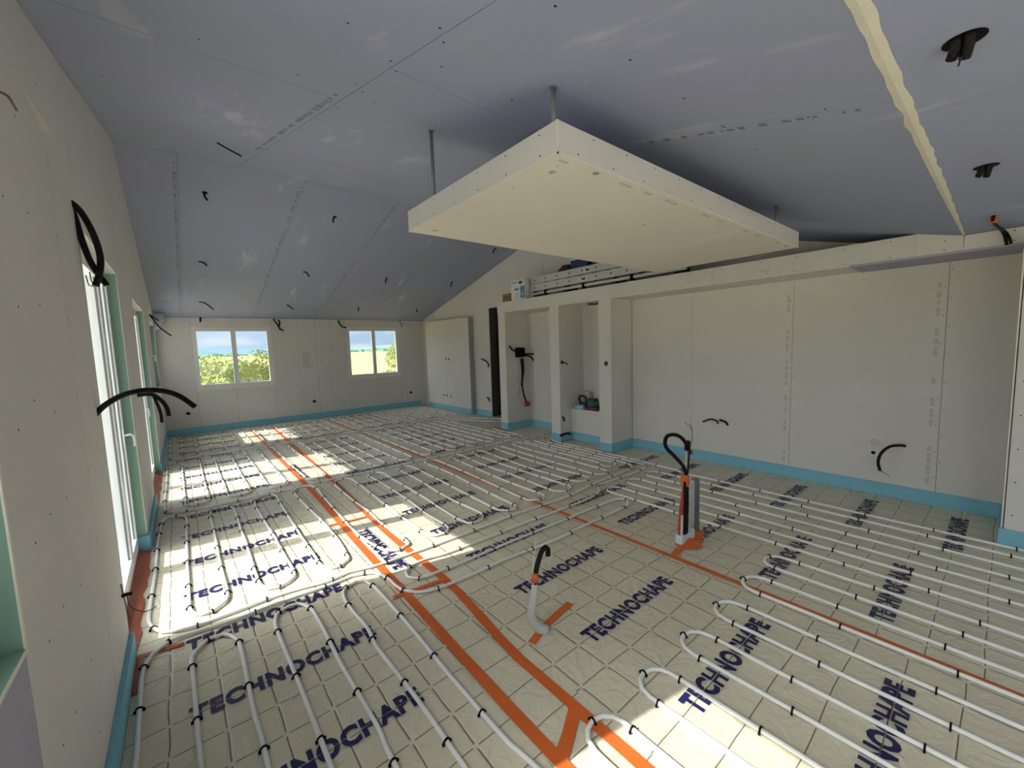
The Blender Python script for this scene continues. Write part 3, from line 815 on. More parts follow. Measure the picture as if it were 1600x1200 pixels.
# ================================================================ HEATING PIPES
PR = 0.0064
clip_mesh = None
def make_clip():
    global clip_mesh
    mb = MB(); w = 0.0042; ri, ro = PR * 1.06, PR * 1.55
    n = 8
    for k in range(n):
        a0, a1 = math.pi * k / n, math.pi * (k + 1) / n
        q = [(ri * math.cos(a0), 0, ri * math.sin(a0)), (ro * math.cos(a0), 0, ro * math.sin(a0)), (ro * math.cos(a1), 0, ro * math.sin(a1)), (ri * math.cos(a1), 0, ri * math.sin(a1))]
        mb.prism([(p[0], -w / 2, p[2]) for p in q], (0, w, 0))
    for s_ in (-1, 1): mb.box(s_ * ri, s_ * (ro + 0.003), -w / 2, w / 2, -PR, 0.0012)
    me = bpy.data.meshes.new('clip'); me.from_pydata([tuple(p * S) for p in mb.v], [], mb.f); me.update(); me.materials.append(M['clip'])
    clip_mesh = me
make_clip()
def arc(cx, cy, r, a0, a1, n=8): return [(cx + r * math.cos(a0 + (a1 - a0) * k / n), cy + r * math.sin(a0 + (a1 - a0) * k / n)) for k in range(n + 1)]
def serp(legs, ylo, yhi, start_down=True, ylos=None):
    """legs run in y at the given x; half-circle bends between neighbours"""
    out = []; down = start_down
    for i, x in enumerate(legs):
        rp = (abs(legs[i] - legs[i - 1]) / 2) if i > 0 else 0
        rn = (abs(legs[i + 1] - legs[i]) / 2) if i < len(legs) - 1 else 0
        lo, hi = (ylos[i] if ylos else ylo), yhi
        hi_ = hi if not callable(hi) else hi(i)
        y0, y1 = (hi_ - (rp if i else 0), lo + rn) if down else (lo + (rp if i else 0), hi_ - rn)
        n = max(2, int(abs(y1 - y0) / 0.16))
        for k in range(n + 1):
            y = y0 + (y1 - y0) * k / n
            wob = 0.0045 * noise.noise(Vector((x * 11, y * 4.2, 3.3)))
            if k in (0, n): wob = 0
            out.append((x + wob, y))
        if i < len(legs) - 1:
            cx = (legs[i] + legs[i + 1]) / 2; r = abs(legs[i + 1] - legs[i]) / 2
            sgn = 1 if legs[i + 1] > legs[i] else -1
            for k in range(1, 6):
                a = math.pi * k / 6
                out.append((cx - sgn * r * math.cos(a), (y1 - r * math.sin(a)) if down else (y1 + r * math.sin(a))))
        down = not down
    return out
def pipe(pts2, label, clip_rows=0.239):
    P = [Vector((p[0], p[1], PR + 0.0014)) for p in pts2]
    Q = spline(P, 0.03)
    root = empty('heating_pipe', (Q[0].x, Q[0].y, 0), label, 'pipe', 'white floor heating pipes')
    MB().tube(Q, PR, 8).build('tube', 'pipe', root, smooth=True)
    acc = 0.08
    for i in range(1, len(Q) - 1):
        acc += (Q[i] - Q[i - 1]).length
        t = (Q[i + 1] - Q[i - 1]).normalized()
        bend = (Q[min(i + 4, len(Q) - 1)] - Q[i]).normalized().dot((Q[i] - Q[max(i - 4, 0)]).normalized()) < 0.9
        if acc > (0.115 if bend else clip_rows):
            acc = 0
            o = bpy.data.objects.new('clip', clip_mesh); col.objects.link(o)
            o.parent = root; o.location = (Q[i] - ORIG[root]) * S
            o.rotation_euler = (0, 0, math.atan2(t.y, t.x) - math.pi / 2 + rnd.uniform(-.08, .08))
    return root
def fx(l): return [tuple(FL(*p)[:2]) for p in l]
NI = lambda xb, ye, yt: [(xb, ye - 0.15), (xb, ye - 0.05), (xb + 0.03, yt - 0.07), (xb + 0.09, yt - 0.015), (xb + 0.2, yt), (3.34, yt + 0.01)]
# A: edge pipe, first cross run, the two long cross loops, then to the niche
A = [(-0.165, -0.9), (-0.166, 0.3), (-0.163, 1.0)] + fx([(212, 1200), (216, 1150), (222, 1060), (229, 1040), (240, 1024), (264, 1006), (300, 992), (368, 971), (447, 940), (520, 915), (548, 903), (570, 898), (587, 897), (605, 905), (618, 917), (630, 925), (650, 928), (685, 922), (745, 897), (800, 872), (870, 845), (910, 825), (950, 806), (970, 797), (981, 789), (978, 782), (965, 781), (945, 788), (880, 815), (790, 852), (725, 880), (680, 898), (655, 906), (638, 904), (634, 897), (640, 888), (665, 876), (703, 865), (768, 840), (822, 818), (858, 805), (905, 787), (925, 778), (935, 771), (936, 766), (934, 761), (940, 757), (969, 748), (1000, 736)])
A += [(2.845, 1.80), (2.865, 1.88)] + [(2.872, 2.1), (2.872, 2.5)] + NI(2.872, 2.95, 3.10)
pipe(A, 'white heating pipe along the left edge that crosses the floor in two long cross loops')
# B: second cross run and the long row of loops in the middle
B = list(reversed(NI(2.80, 2.98, 3.17))) + [(2.80, 2.4), (2.80, 2.05), (2.79, 1.93), (2.76, 1.865)]
B += fx([(980, 735.6), (959, 744.5), (928, 757), (907, 768), (880, 780), (835, 795), (798, 808), (748, 828), (687, 851), (629, 872), (592, 885), (543, 897), (520, 908), (445, 929), (360, 961), (296, 984), (270, 989), (254, 990), (240, 985), (233, 976), (233, 960), (237, 934), (243, 892), (248, 840), (254, 817), (262, 811), (276, 808), (288, 809), (292, 815), (292, 840), (293, 880), (296, 940), (298, 956), (304, 962), (316, 962), (332, 958), (352, 943), (356, 928), (348, 898), (341, 864), (334, 828), (329, 808), (331, 800), (340, 795), (354, 793), (364, 795), (369, 804), (376, 826), (388, 860), (397, 890), (408, 917), (418, 922), (438, 919), (457, 907), (460, 896), (446, 872), (430, 842), (410, 810), (399, 790), (400, 781), (409, 776), (422, 774), (431, 776), (436, 784), (447, 802), (470, 838), (490, 868), (504, 887), (518, 890), (532, 887), (544, 877), (542, 868), (526, 842), (502, 814), (480, 793), (462, 774), (461, 767), (470, 762), (487, 761), (497, 766), (505, 777), (525, 800), (540, 817), (560, 837), (590, 857), (605, 862), (625, 861), (637, 854), (634, 845), (597, 820), (575, 800), (550, 782), (530, 765), (523, 757), (528, 751), (545, 749), (560, 757), (605, 792), (650, 826), (665, 836), (680, 839), (695, 835), (701, 827), (695, 821), (667, 805), (637, 782), (595, 755), (577, 745), (577, 741), (585, 739), (600, 741), (611, 748), (660, 777), (690, 797), (722, 816), (738, 819), (753, 813), (755, 807), (745, 800), (700, 779), (652, 750), (625, 736), (624, 731), (635, 729), (652, 734), (717, 767), (771, 795), (782, 799), (795, 799.5), (805, 797), (806, 792), (795, 786), (759.5, 769), (700, 739), (666, 725), (666, 721.5), (677, 719.5), (690, 723), (740, 745), (782, 764), (816, 779.5), (828, 783), (844, 782), (851, 777), (847, 773), (839, 770.5), (803, 757.5), (772, 745), (720, 722.5), (706, 716), (707, 712.5), (720, 712), (752, 726), (792, 740), (823, 752), (857, 765.5), (870, 769), (885, 768), (892, 764.5), (889.5, 760), (878, 757), (844, 746), (810, 735), (769, 721), (745, 712), (739, 707.5), (750, 705), (787, 718), (828.5, 733), (860, 742), (894, 752.5), (907, 753.5), (917, 751.5), (919.6, 748.6), (912, 744.5), (876.5, 735.6), (850.5, 727.5), (808, 713.7), (776, 703), (771, 699.5), (778, 698), (793.6, 701.5), (819, 709.6), (860, 722), (893, 731.6), (920, 739.7), (932, 742.5), (945, 742), (949, 738), (938, 733), (910.6, 726), (880, 717), (834, 705.6), (803, 696), (800, 693.5), (808, 692.5), (824.5, 694), (847, 700.7), (891, 713), (919, 719.5), (934, 724), (945, 730), (956, 730.5), (962, 727)])
B += [(2.74, 2.03), (2.735, 2.15), (2.73, 2.5)] + NI(2.73, 3.0, 3.24)
pipe(B, 'white heating pipe in the middle row of loops beside the piers')
# C: third cross run and the row of loops behind it
Dl = [-0.02, 0.11, 0.22, 0.355, 0.475, 0.595, 0.73, 0.87, 1.005, 1.11, 1.25, 1.36, 1.49, 1.62, 1.72, 1.86, 1.985, 2.09, 2.21, 2.33, 2.45, 2.57, 2.69, 2.80]
C_ = [(3.42, 4.03), (3.15, 4.0), (2.97, 4.0), (2.93, 3.98), (2.91, 3.93), (2.90, 3.80), (2.90, 3.65), (2.90, 3.45), (2.87, 3.35), (2.8, 3.30)] + fx([(706, 710), (666, 718.6), (625, 727.5), (578, 738), (532, 747), (500, 755), (455, 766), (406, 776), (346, 790), (307, 797.5), (282, 801)]) + [(-0.10, 3.36), (-0.125, 3.42), (-0.13, 3.55), (-0.125, 4.2), (-0.125, 4.75), (-0.12, 4.87), (-0.09, 4.92), (-0.05, 4.92), (-0.025, 4.87)]
C_ += serp(Dl, 3.40, 4.94)[1:]
C_ += [(2.815, 4.93), (2.85, 4.95), (2.91, 4.90), (3.2, 4.3), (3.42, 4.15)]
pipe(C_, 'white heating pipe in the row of loops crossing the second sunlit patch')
# D: fourth cross run and the loops against the far wall
El = [-0.01 + 0.1225 * k for k in range(27)]
D_ = [(3.42, 4.32), (3.15, 4.74), (3.0, 4.98), (2.88, 5.065), (2.5, 5.06), (1.8, 5.055), (1.0, 5.06), (0.3, 5.06), (-0.04, 5.07), (-0.09, 5.10), (-0.11, 5.18), (-0.115, 5.5), (-0.115, 6.2), (-0.11, 6.36), (-0.085, 6.42), (-0.04, 6.42), (-0.015, 6.37)]
D_ += serp(El, 5.20, 6.45)[1:]
pipe(D_, 'white heating pipe in the loops lying against the far wall', 0.30)
# E: near loops by the left wall
E1 = fx([(314, 1200), (311, 1165), (302, 1060), (300, 1030), (306, 1021), (325, 1002), (350, 994), (369, 1001), (378, 1020), (397, 1117), (413, 1175)])
E2 = fx([(510, 1182), (471, 1080), (439, 1002), (430, 975), (436, 959), (452, 950), (466, 946), (485, 953), (501, 977), (535, 1044), (589, 1137), (615, 1195)])
E3 = fx([(722, 1197), (649, 1092), (589, 1014), (575, 985), (550, 956), (537, 934), (541, 920), (556, 912), (570, 910), (582, 917), (600, 935), (645, 987), (709, 1066), (797, 1167), (832, 1197)])
E_ = [(-0.03, -0.8), (-0.03, 0.4)] + E1 + [(0.09, 0.4), (0.09, -0.7), (0.12, -0.78), (0.18, -0.78), (0.21, -0.7), (0.21, 0.4)] + E2 + [(0.33, 0.4), (0.33, -0.7), (0.36, -0.78), (0.42, -0.78), (0.45, -0.7), (0.45, 0.4)] + E3 + [(0.585, 0.4), (0.585, -0.8)]
pipe(E_, 'white heating pipe in three narrow loops in the near left corner of the floor')
# F: loops running to the right
legs = [2.873, 2.768, 2.639, 2.52, 2.40, 2.283, 2.167, 2.041, 1.923, 1.803, 1.68, 1.555, 1.432, 1.31, 1.19, 1.067, 0.948, 0.828, 0.712]
tipy = {}
for i in range(len(legs)): tipy[i] = 1.69 if i <= 6 else 0.645
F_ = list(reversed(NI(2.935, 2.84, 3.03))) + [(2.935, 2.3), (2.93, 1.95), (2.905, 1.6)]
y_first = serp(legs, -1.35, lambda i: (1.5 if i == 0 else tipy[i]))
F_ += y_first
pipe(F_, 'long white heating pipe in the loops running off to the right')

# ================================================================ ORANGE TAPE
def tape(pts, w, label, m='orange', z=0.0026, group=None):
    P = spline([Vector((p[0], p[1], z)) for p in pts], 0.06)
    mb = MB(); vs = []
    for i, p in enumerate(P):
        t = (P[min(i + 1, len(P) - 1)] - P[max(i - 1, 0)]).normalized(); n = Vector((-t.y, t.x, 0))
        ww = w / 2 * (1 + 0.10 * noise.noise(Vector((p.x * 9, p.y * 9, 1))))
        vs += [p + n * ww, p - n * ww, p - n * ww + Vector((0, 0, 0.0009)), p + n * ww + Vector((0, 0, 0.0009))]
    fs = [(0, 1, 2, 3), tuple(len(vs) - 4 + k for k in (3, 2, 1, 0))]
    for i in range(len(P) - 1):
        for j in range(4): fs.append((i * 4 + j, i * 4 + 4 + j, i * 4 + 4 + (j + 1) % 4, i * 4 + (j + 1) % 4))
    mb.add(vs, fs)
    o = mb.build('tape_strip', m, origin=(P[0].x, P[0].y, 0))
    return tag(o, label, 'tape', group)
tape([(0.633, -1.2), (0.633, 0.6), (0.636, 0.9), (0.650, 1.48), (0.660, 2.1), (0.689, 3.1), (0.70, 4.5), (0.722, 6.55)], 0.034, 'long orange tape strip, the left one of the pair running down the room')
tape([(0.775, -1.2), (0.772, 0.7), (0.776, 1.0), (0.822, 1.47), (0.822, 2.14), (0.865, 3.1), (0.90, 4.3), (0.97, 6.5)], 0.034, 'long orange tape strip, the right one of the pair running down the room')
tape([(1.700, -1.4), (1.705, 0.6), (1.700, 1.76), (1.695, 3.0), (1.69, 6.5)], 0.026, 'long orange tape strip passing the upright conduit with the loop')
tape([(0.60, 1.525), (0.72, 1.51), (0.835, 1.497)], 0.022, 'short orange cross tape under the pipe bend between the paired strips', z=0.0034)
tape([(0.60, 2.43), (0.83, 2.40)], 0.020, 'short orange cross tape in the first sunlit patch', z=0.0034)
tape([(0.845, 0.965), (0.96, 1.0), (1.10, 1.022)], 0.028, 'short orange tape beside the upright grey sleeve', z=0.0034)
tape([(0.64, 0.635), (0.70, 0.665), (0.77, 0.705)], 0.034, 'short orange tape bridging the paired strips in the near sunlight', z=0.0034)
tape([(1.705, 0.935), (1.80, 0.95), (1.89, 0.965)], 0.032, 'short orange tape from the long strip to the conduit with the loop', z=0.0034)
tape([(-0.175, 1.80), (-0.10, 1.785), (-0.055, 1.775)], 0.018, 'short orange tape running out from the blue strip by the near door', 'redtape', z=0.0034)
tape([(-0.178, 1.60), (-0.176, 1.70), (-0.174, 1.80)], 0.032, 'crumpled red-orange tape beside the near end of the blue strip', 'redtape', z=0.004)
def sill_tape(y0, y1, label):
    mb = MB(skewL); n = 24; vs = []
    for i in range(n + 1):
        y = y0 + (y1 - y0) * i / n; q = 0.006 * noise.noise(Vector((y * 9, 2, 0)))
        prof = [(-0.040, 0.050 + q), (-0.032, 0.018 + q), (-0.014, 0.004), (0.012 + q * 2.5, 0.003)]
        vs += [(a, y, b_) for a, b_ in prof] + [(a + 0.0008, y, b_ + 0.0016) for a, b_ in prof[::-1]]
    fs = [(i * 8 + j, i * 8 + (j + 1) % 8, i * 8 + 8 + (j + 1) % 8, i * 8 + 8 + j) for i in range(n) for j in range(8)]
    mb.add(vs, fs + [tuple(range(7, -1, -1)), tuple(n * 8 + j for j in range(8))])
    o = mb.build('threshold_tape', 'redtape', origin=(lx(y0), y0, 0))
    tag(o, label, 'tape')
sill_tape(1.835, 2.78, 'creased red-orange tape along the threshold of the nearest glazed door')
sill_tape(3.63, 4.60, 'creased red-orange tape along the threshold of the second glazed door')
for nm, pr_, lab in (('A', (2.965, 3.79, 0.05, 0.10), 'orange tape patch at the foot of the farthest pier'), ('B', (2.965, 2.90, 0.05, 0.10), 'orange tape patch at the foot of the middle pier'), ('C', (2.955, 2.29, 0.06, 0.14), 'orange tape patch at the foot of the nearest pier')):
    cx, cy, rx, ry = pr_
    ring = [(cx + rx * (1 + 0.3 * noise.noise(Vector((k, cx, cy)))) * math.cos(k * math.pi / 9), cy + ry * (1 + 0.3 * noise.noise(Vector((k, cy, 2)))) * math.sin(k * math.pi / 9), 0.0024) for k in range(18)]
    tag(MB().prism(ring, (0, 0, 0.0012)).build('tape_patch', 'orange', origin=(cx, cy, 0)), lab, 'tape')

# ================================================================ HANGING RAFT
def raft():
    x0, x1, y0, y1, z0, z1 = 0.723, 2.432, 0.683, 1.458, 1.44, 1.5135
    root = empty('ceiling_raft', ((x0 + x1) / 2, (y0 + y1) / 2, z0), 'large pale plasterboard raft hanging on rods below the ceiling', 'raft')
    xm = 1.50
    MB().box(x0 + BT, x1 - BT, y0 + BT, y1 - BT, z0, z0 + BT).build('bottom_board', 'cream_lit', root)
    MB().box(x0, x0 + BT, y0, y1, z0, z1).build('side_board', 'cream', root)
    MB().box(x1 - BT, x1, y0, y1, z0, z1).build('side_board', 'cream', root)
    MB().box(x0 + BT, x1 - BT, y0, y0 + BT, z0, z1).build('side_board', 'cream', root)
    MB().box(x0 + BT, x1 - BT, y1 - BT, y1, z0, z1).build('side_board', 'cream', root)
    MB().box(x0 + BT, x1 - BT, y0 + BT, y1 - BT, z1 - 2 * BT, z1 - BT).build('top_board', 'cream', root)
    e = 0.0030; t = 0.0012
    MB().box(x0 - t, x0 + e, y0 - t, y1 + t, z0 - t, z0 + e).build('edge_bead', 'bead', root)
    MB().box(x0 - t, x1 + t, y0 - t, y0 + e, z0 - t, z0 + e).build('edge_bead', 'bead', root)
    MB().box(x0 - t, x0 + e, y0 - t, y0 + e, z0 + e, z1).build('edge_bead', 'bead', root)
    MB().box(x1 - e, x1 + t, y0 - t, y0 + e, z0 + e, z1).build('edge_bead', 'bead', root)
    for rx, ry in ((0.745, 0.715), (0.762, 1.325), (2.212, 0.712), (2.212, 1.33)):
        MB().tube([(rx, ry, z1 - 2 * BT), (rx, ry, zc(ry) - 0.001)], 0.0062, 10).build('hanger_rod', 'rod', root, smooth=True)
        MB().tube([(rx, ry, zc(ry) - 0.003), (rx, ry, zc(ry) + 0.002)], 0.011, 10).build('ceiling_plate', 'rod', root)
    for px, py, m_, r in ((863, 269, 'ring', 0.010), (931, 271, 'plug', 0.0095), (680, 360, 'ring', 0.012), (1005, 352, 'ring', 0.008)):
        p = FL(px, py, z0)
        MB().disc(p, (0, 0, -1), r, 0.0006, 18).build('cutout_plug', m_, root)
    sp = []
    for k in range(12): sp.append((x0 + 0.07 + k * 0.14, y0, z0 + 0.014)); sp.append((x0 + 0.13 + k * 0.14, y0, z1 - 0.010))
    screws(root, sp, (0, -1, 0), 0.0022)
    screws(root, [(x0, y0 + 0.06 + k * 0.13, z) for k in range(6) for z in (z0 + 0.014, z1 - 0.012)], (-1, 0, 0), 0.0022)
    screws(root, [(x0 + 0.05 + 0.3 * k, y0 + 0.05 + 0.17 * j, z0) for k in range(6) for j in range(5)], (0, 0, -1), 0.0020)
    pr = MB(); x = x0 + 0.03
    while x < x1 - 0.1:
        if rnd.random() < 0.6:
            L_ = rnd.uniform(0.03, 0.09); xx = x
            while xx < x + L_:
                h = rnd.uniform(0.004, 0.007); pr.box(xx, xx + 0.003, y0 + 0.024 - h, y0 + 0.024 + h, z0 - 0.0004, z0 + 0.0002); xx += 0.0065
        x += 0.12
    pr.build('edge_print', 'boardprint', root)
raft()

# ================================================================ CONDUITS AND CABLES
def conduit(name, paths, label, r=0.009, cat='conduit', group=None, wires=(), collar=None, m='black'):
    base = Vector(paths[0][0])
    root = empty(name, base, label, cat, group)
    for k, p in enumerate(paths):
        rr = r[k] if isinstance(r, (list, tuple)) else r
        MB().tube(spline(p, 0.01), rr, 8).build('sheath', m, root, smooth=True)
    for w in wires:
        MB().tube(spline(w, 0.01), 0.0016, 5).build('wire', 'wire', root)
    if collar:
        c, d, cr, cm = collar
        MB().tube([Vector(c), Vector(c) + Vector(d)], cr, 12).build('tape_collar', cm, root, smooth=True)
    return root
# ceiling stubs on the far slope; each hangs out of a small hole
STUBS = [((320, 301), (-0.004, 0, -0.03), (0.012, -0.01, -0.06), 'black cable stub hanging from the far slope nearest the left wall, upper row'),
         ((523, 339), (-0.012, 0, -0.02), (-0.016, 0, -0.055), 'black cable stub hanging from the far slope, highest of those right of centre'),
         ((313, 409), (0.03, 0, -0.015), (0.05, 0, -0.04), 'thin cable stub on the far slope above the left window, middle row'),
         ((476, 425), (0.025, 0, -0.015), (0.045, 0, -0.055), 'black cable stub on the far slope above the paper notice, middle row'),
         ((604, 435), (-0.01, 0, -0.03), (-0.02, 0, -0.065), 'black cable stub on the far slope above the right window, middle row'),
         ((706, 441), (-0.01, 0, -0.03), (-0.025, 0, -0.065), 'black cable stub on the far slope beside the gable wall'),
         ((313, 472), (0.05, 0, -0.02), (0.12, 0, -0.09), 'black cable stub low on the far slope above the left window'),
         ((449, 477), (0.035, 0, -0.03), (0.07, 0, -0.06), 'black cable stub low on the far slope left of centre'),
         ((560, 481), (0, 0, -0.03), (-0.005, 0, -0.06), 'short black cable stub low on the far slope above the right window'),
         ((651, 484), (0.005, 0, -0.02), (0.012, 0, -0.045), 'short black cable stub low on the far slope at its right end'),
         ((774, 389), (-0.02, 0, -0.02), (-0.04, 0, -0.055), 'dark cable stub on the far slope just under the raft')]
for (px, py), d1, d2, lab in STUBS:
    p = FARP(px, py) + Vector((0, 0, 0.004))
    c = conduit('ceiling_cable', [[p, p + Vector(d1), p + Vector(d2)]], lab, 0.0075, 'cable', 'cable stubs in the sloping ceiling')
    MB().disc(p - Vector((0, 0, 0.004)), (0, -0.25, -1), 0.018, 0.001, 12).build('hole', 'clip', c)
p = NEARP(338, 223)
conduit('ceiling_cable', [[p + Vector((0, 0, 0.004)), p + Vector((0.02, -0.03, -0.02)), p + Vector((0.10, -0.05, -0.06))]], 'thin black wire hanging from the near slope beside the ridge', 0.004, 'cable')
# ceiling holes at the upper right
def hole_conduit(px, py, label, taped):
    p = FL(px, py, Z_FLAT)
    root = empty('ceiling_outlet', p, label, 'outlet')
    MB().disc(p, (0, 0, -1), 0.026, 0.0008, 18).build('hole', 'clip', root)
    a = p + Vector((0, 0, 0.003))
    for s_, l in ((-0.007, 1), (0.008, 0.8)):
        MB().tube(spline([a + Vector((-0.014, s_, 0)), a + Vector((-0.004, s_ + 0.002, -0.016)), a + Vector((0.006 * l, s_ + 0.006, -0.030 * l))], 0.006), 0.0075, 8).build('sheath', 'black', root, smooth=True)
    if taped:
        MB().tube([a + Vector((0.008, -0.004, -0.018)), a + Vector((0.016, 0.008, -0.008))], 0.0095, 10).build('tape_collar', 'orange', root, smooth=True)
        MB().tube([a + Vector((0.01, 0, -0.01)), a + Vector((-0.012, 0.004, -0.045))], 0.0014, 5).build('wire', 'wire', root)
    return root
hole_conduit(1507, 62, 'round ceiling hole with black conduits wrapped in orange tape', True)
hole_conduit(1541, 260, 'round ceiling hole with a short black conduit and no tape', False)
p = FL(1553, 337, Z_FLAT)
conduit('ceiling_cable', [[p + Vector((0, 0, 0.004)), p + Vector((0.02, 0, -0.022)), XP(1566, 361, 2.955), XP(1571, 372, 2.965), XP(1573, 383, 2.97)], [p + Vector((0.008, 0, 0.004)), p + Vector((0.03, 0, -0.022)), XP(1571, 362, 2.96), XP(1577, 371, 2.968), XP(1580, 381, 2.97)]], 'pair of black cables with an orange sleeve dropping in front of the bulkhead', [0.006, 0.005], 'cable',
        collar=(p + Vector((0.004, 0, 0.003)), (0.007, 0, -0.03), 0.010, 'orange'))
# left wall conduits
def LW(px, py, dx=0.0):
    q = XP(px, py, lx(2.0) + dx)
    for _ in range(3): q = XP(px, py, lx(q.y) + dx)
    return q
yb = 1.77
a0 = LW(112, 313)
P1 = [a0 - Vector((0.01, 0, 0)), YP(124, 328, a0.y), YP(144, 362, a0.y), YP(156, 398, a0.y), YP(156, 425, a0.y), YP(149, 447, a0.y)]
P2 = [a0 - Vector((0.01, 0, 0.002)), YP(115, 334, a0.y + .02), YP(128, 375, a0.y + .02), YP(141, 408, a0.y + .02), YP(155, 430, a0.y + .02), YP(167, 446, a0.y + .02)]
conduit('wall_conduit', [P1, P2], 'pair of thick black conduits drooping over the head of the nearest door', 0.0085, 'conduit',
        wires=[[YP(149, 447, a0.y), YP(143, 440, a0.y), YP(140, 425, a0.y)], [YP(147, 448, a0.y), YP(139, 446, a0.y), YP(134, 430, a0.y)]])
ya = LW(153, 652).y
P = [Vector((lx(ya) - 0.012, ya, LW(153, 652).z))] + [YP(px, py, ya) for px, py in ((155, 641), (170, 629), (195, 616), (225, 610), (255, 611), (280, 619), (305, 636))]
conduit('wall_conduit', [P], 'thick black conduit arching out from the wall across the nearest door', 0.0085, 'conduit')
ya2 = 3.20
c0 = Vector((lx(ya2), ya2, YP(224, 617, ya2).z))
conduit('wall_conduit', [[c0, YP(236, 616, ya2), YP(250, 624, ya2), YP(260, 636, ya2), YP(264, 650, ya2)], [c0, YP(236, 615, ya2), YP(245, 630, ya2), YP(251, 645, ya2), YP(253, 660, ya2)]],
        'two black conduits drooping from the pier between the first two doors', [0.011, 0.008], 'conduit')
c1 = LW(190, 932)
conduit('wall_cable', [[c1 - Vector((0.004, 0, 0)), c1 + Vector((0.012, 0, 0.002)), c1 + Vector((0.026, 0, 0.0))]], 'black cable stub with loose wires low on the wall beside the nearest door', 0.006, 'cable',
        wires=[[c1 + Vector((0.005, 0, 0)), c1 + Vector((0.008, 0, -0.05)), c1 + Vector((0.014, -0.01, -0.09))], [c1 + Vector((0.012, 0, 0)), c1 + Vector((0.018, 0.01, -0.05)), c1 + Vector((0.05, 0.02, -0.085)), c1 + Vector((0.078, 0.02, -0.078))], [c1 + Vector((0.004, 0, 0)), c1 + Vector((0.002, 0, 0.04))]])
c2 = LW(233, 491)
conduit('wall_cable', [[c2, YP(240, 500, c2.y), YP(250, 512, c2.y), YP(268, 525, c2.y)], [c2, YP(240, 496, c2.y), YP(248, 501, c2.y)]], 'forked black cable high on the left wall near the far corner', [0.007, 0.006], 'cable')
c3 = LW(1, 143)
conduit('wall_cable', [[c3 - Vector((0.004, 0, 0)), LW(12, 150, 0.012), LW(20, 162, 0.012), LW(26, 172, 0.010)]], 'thin red and grey wires poking from the near left wall up high', 0.0022, 'cable', m='copper')
# far wall cables
def FW(px, py, d=0.0): return YP(px, py, Y_FAR - d)
for pts, lab in (([(428, 500), (434, 508), (438, 515)], 'bundled black cables at the far eave right of the left window'),
                 ([(529, 503), (534, 510), (541, 512)], 'black cable at the far eave just left of the right window'),
                 ([(625, 503), (628, 508), (627, 511)], 'thin black cable at the far eave over the right window'),
                 ([(313, 497), (313, 500), (313, 503)], 'tiny black cable at the far eave over the left window')):
    P = [FW(pts[0][0], pts[0][1] - 2, -0.004), FW(*pts[0], 0.012), FW(*pts[1], 0.03), FW(*pts[2], 0.02)]
    paths = [P]
    if 'bundled' in lab: paths.append([FW(435, 500, -0.004), FW(437, 505, 0.02), FW(436, 512, 0.03), FW(443, 517, 0.02)])
    conduit('eave_cable', paths, lab, 0.010 if 'thin' not in lab else 0.006, 'cable', 'cables at the far eave')
for px, py, lab in ((294, 646, 'black socket hole low on the far wall under the left window'), (491, 627, 'black socket hole with a cable low on the far wall at its middle'), (641.5, 613, 'black socket hole low on the far wall near the right corner')):
    p = FW(px, py)
    r = empty('wall_socket_hole', p, lab, 'socket', 'socket holes in the far wall')
    MB().disc(p, (0, -1, 0), 0.020, 0.0015, 14).build('hole', 'clip', r)
    MB().tube(spline([p + Vector((0, 0.002, 0)), p + Vector((0.005, -0.02, 0.008)), p + Vector((0.02, -0.028, -0.015))], 0.006), 0.006, 6).build('cable', 'black', r, smooth=True)
# notice
r = empty('notice', FW(479, 563), 'white printed paper notice taped to the far wall between the windows', 'notice')
nx0, nx1, nz0, nz1 = 1.435, 1.612, 0.742, 1.018
MB().box(nx0, nx1, Y_FAR - 0.004, Y_FAR - 0.0004, nz0, nz1).build('sheet', 'paper', r)
tp = MB()
tp.box(nx0 + 0.02, nx1 - 0.02, Y_FAR - 0.0046, Y_FAR - 0.004, nz1 - 0.028, nz1 - 0.022)
tp.box(nx0 + 0.02, nx0 + 0.026, Y_FAR - 0.0046, Y_FAR - 0.004, nz0 + 0.03, nz1 - 0.028); tp.box(nx1 - 0.026, nx1 - 0.02, Y_FAR - 0.0046, Y_FAR - 0.004, nz0 + 0.03, nz1 - 0.028)
for k in range(15):
    z = nz1 - 0.05 - 0.0138 * k
    tp.box(nx0 + 0.034, nx1 - 0.034 - rnd.uniform(0, 0.03), Y_FAR - 0.0046, Y_FAR - 0.004, z, z + 0.006)
tp.build('print_lines', 'greyprint', r)

# right wall items
p = XP(1090, 659, X_LINING)
conduit('wall_cable', [[XP(1122, 662, X_LINING - 0.004), XP(1120, 658, X_LINING - 0.02), XP(1110, 655, X_LINING - 0.03), XP(1098, 659, X_LINING - 0.035)], [XP(1137, 664, X_LINING - 0.002), XP(1133, 659, X_LINING - 0.02), XP(1124, 656, X_LINING - 0.028)]], 'pair of short black cables sticking out of the right wall above the looped conduit', [0.006, 0.008], 'cable')
q = XP(1414, 697, X_LINING)
conduit('wall_conduit', [[q + Vector((0.004, 0, 0)), XP(1405, 696, X_LINING - 0.03), XP(1390, 698, X_LINING - 0.06), XP(1377, 708, X_LINING - 0.08), XP(1372, 722, X_LINING - 0.085), XP(1375, 735, X_LINING - 0.08)]], 'thick black conduit curling out of the right wall beside the white wall box', 0.0085, 'conduit',
        wires=[[XP(1375, 735, X_LINING - 0.08), XP(1382, 739, X_LINING - 0.08), XP(1390, 744, X_LINING - 0.08)]])
r = empty('wall_box', XP(1365, 706, X_LINING), 'small white wall box with a dark hole beside the curling conduit', 'wall box')
p = XP(1364, 706, X_LINING)
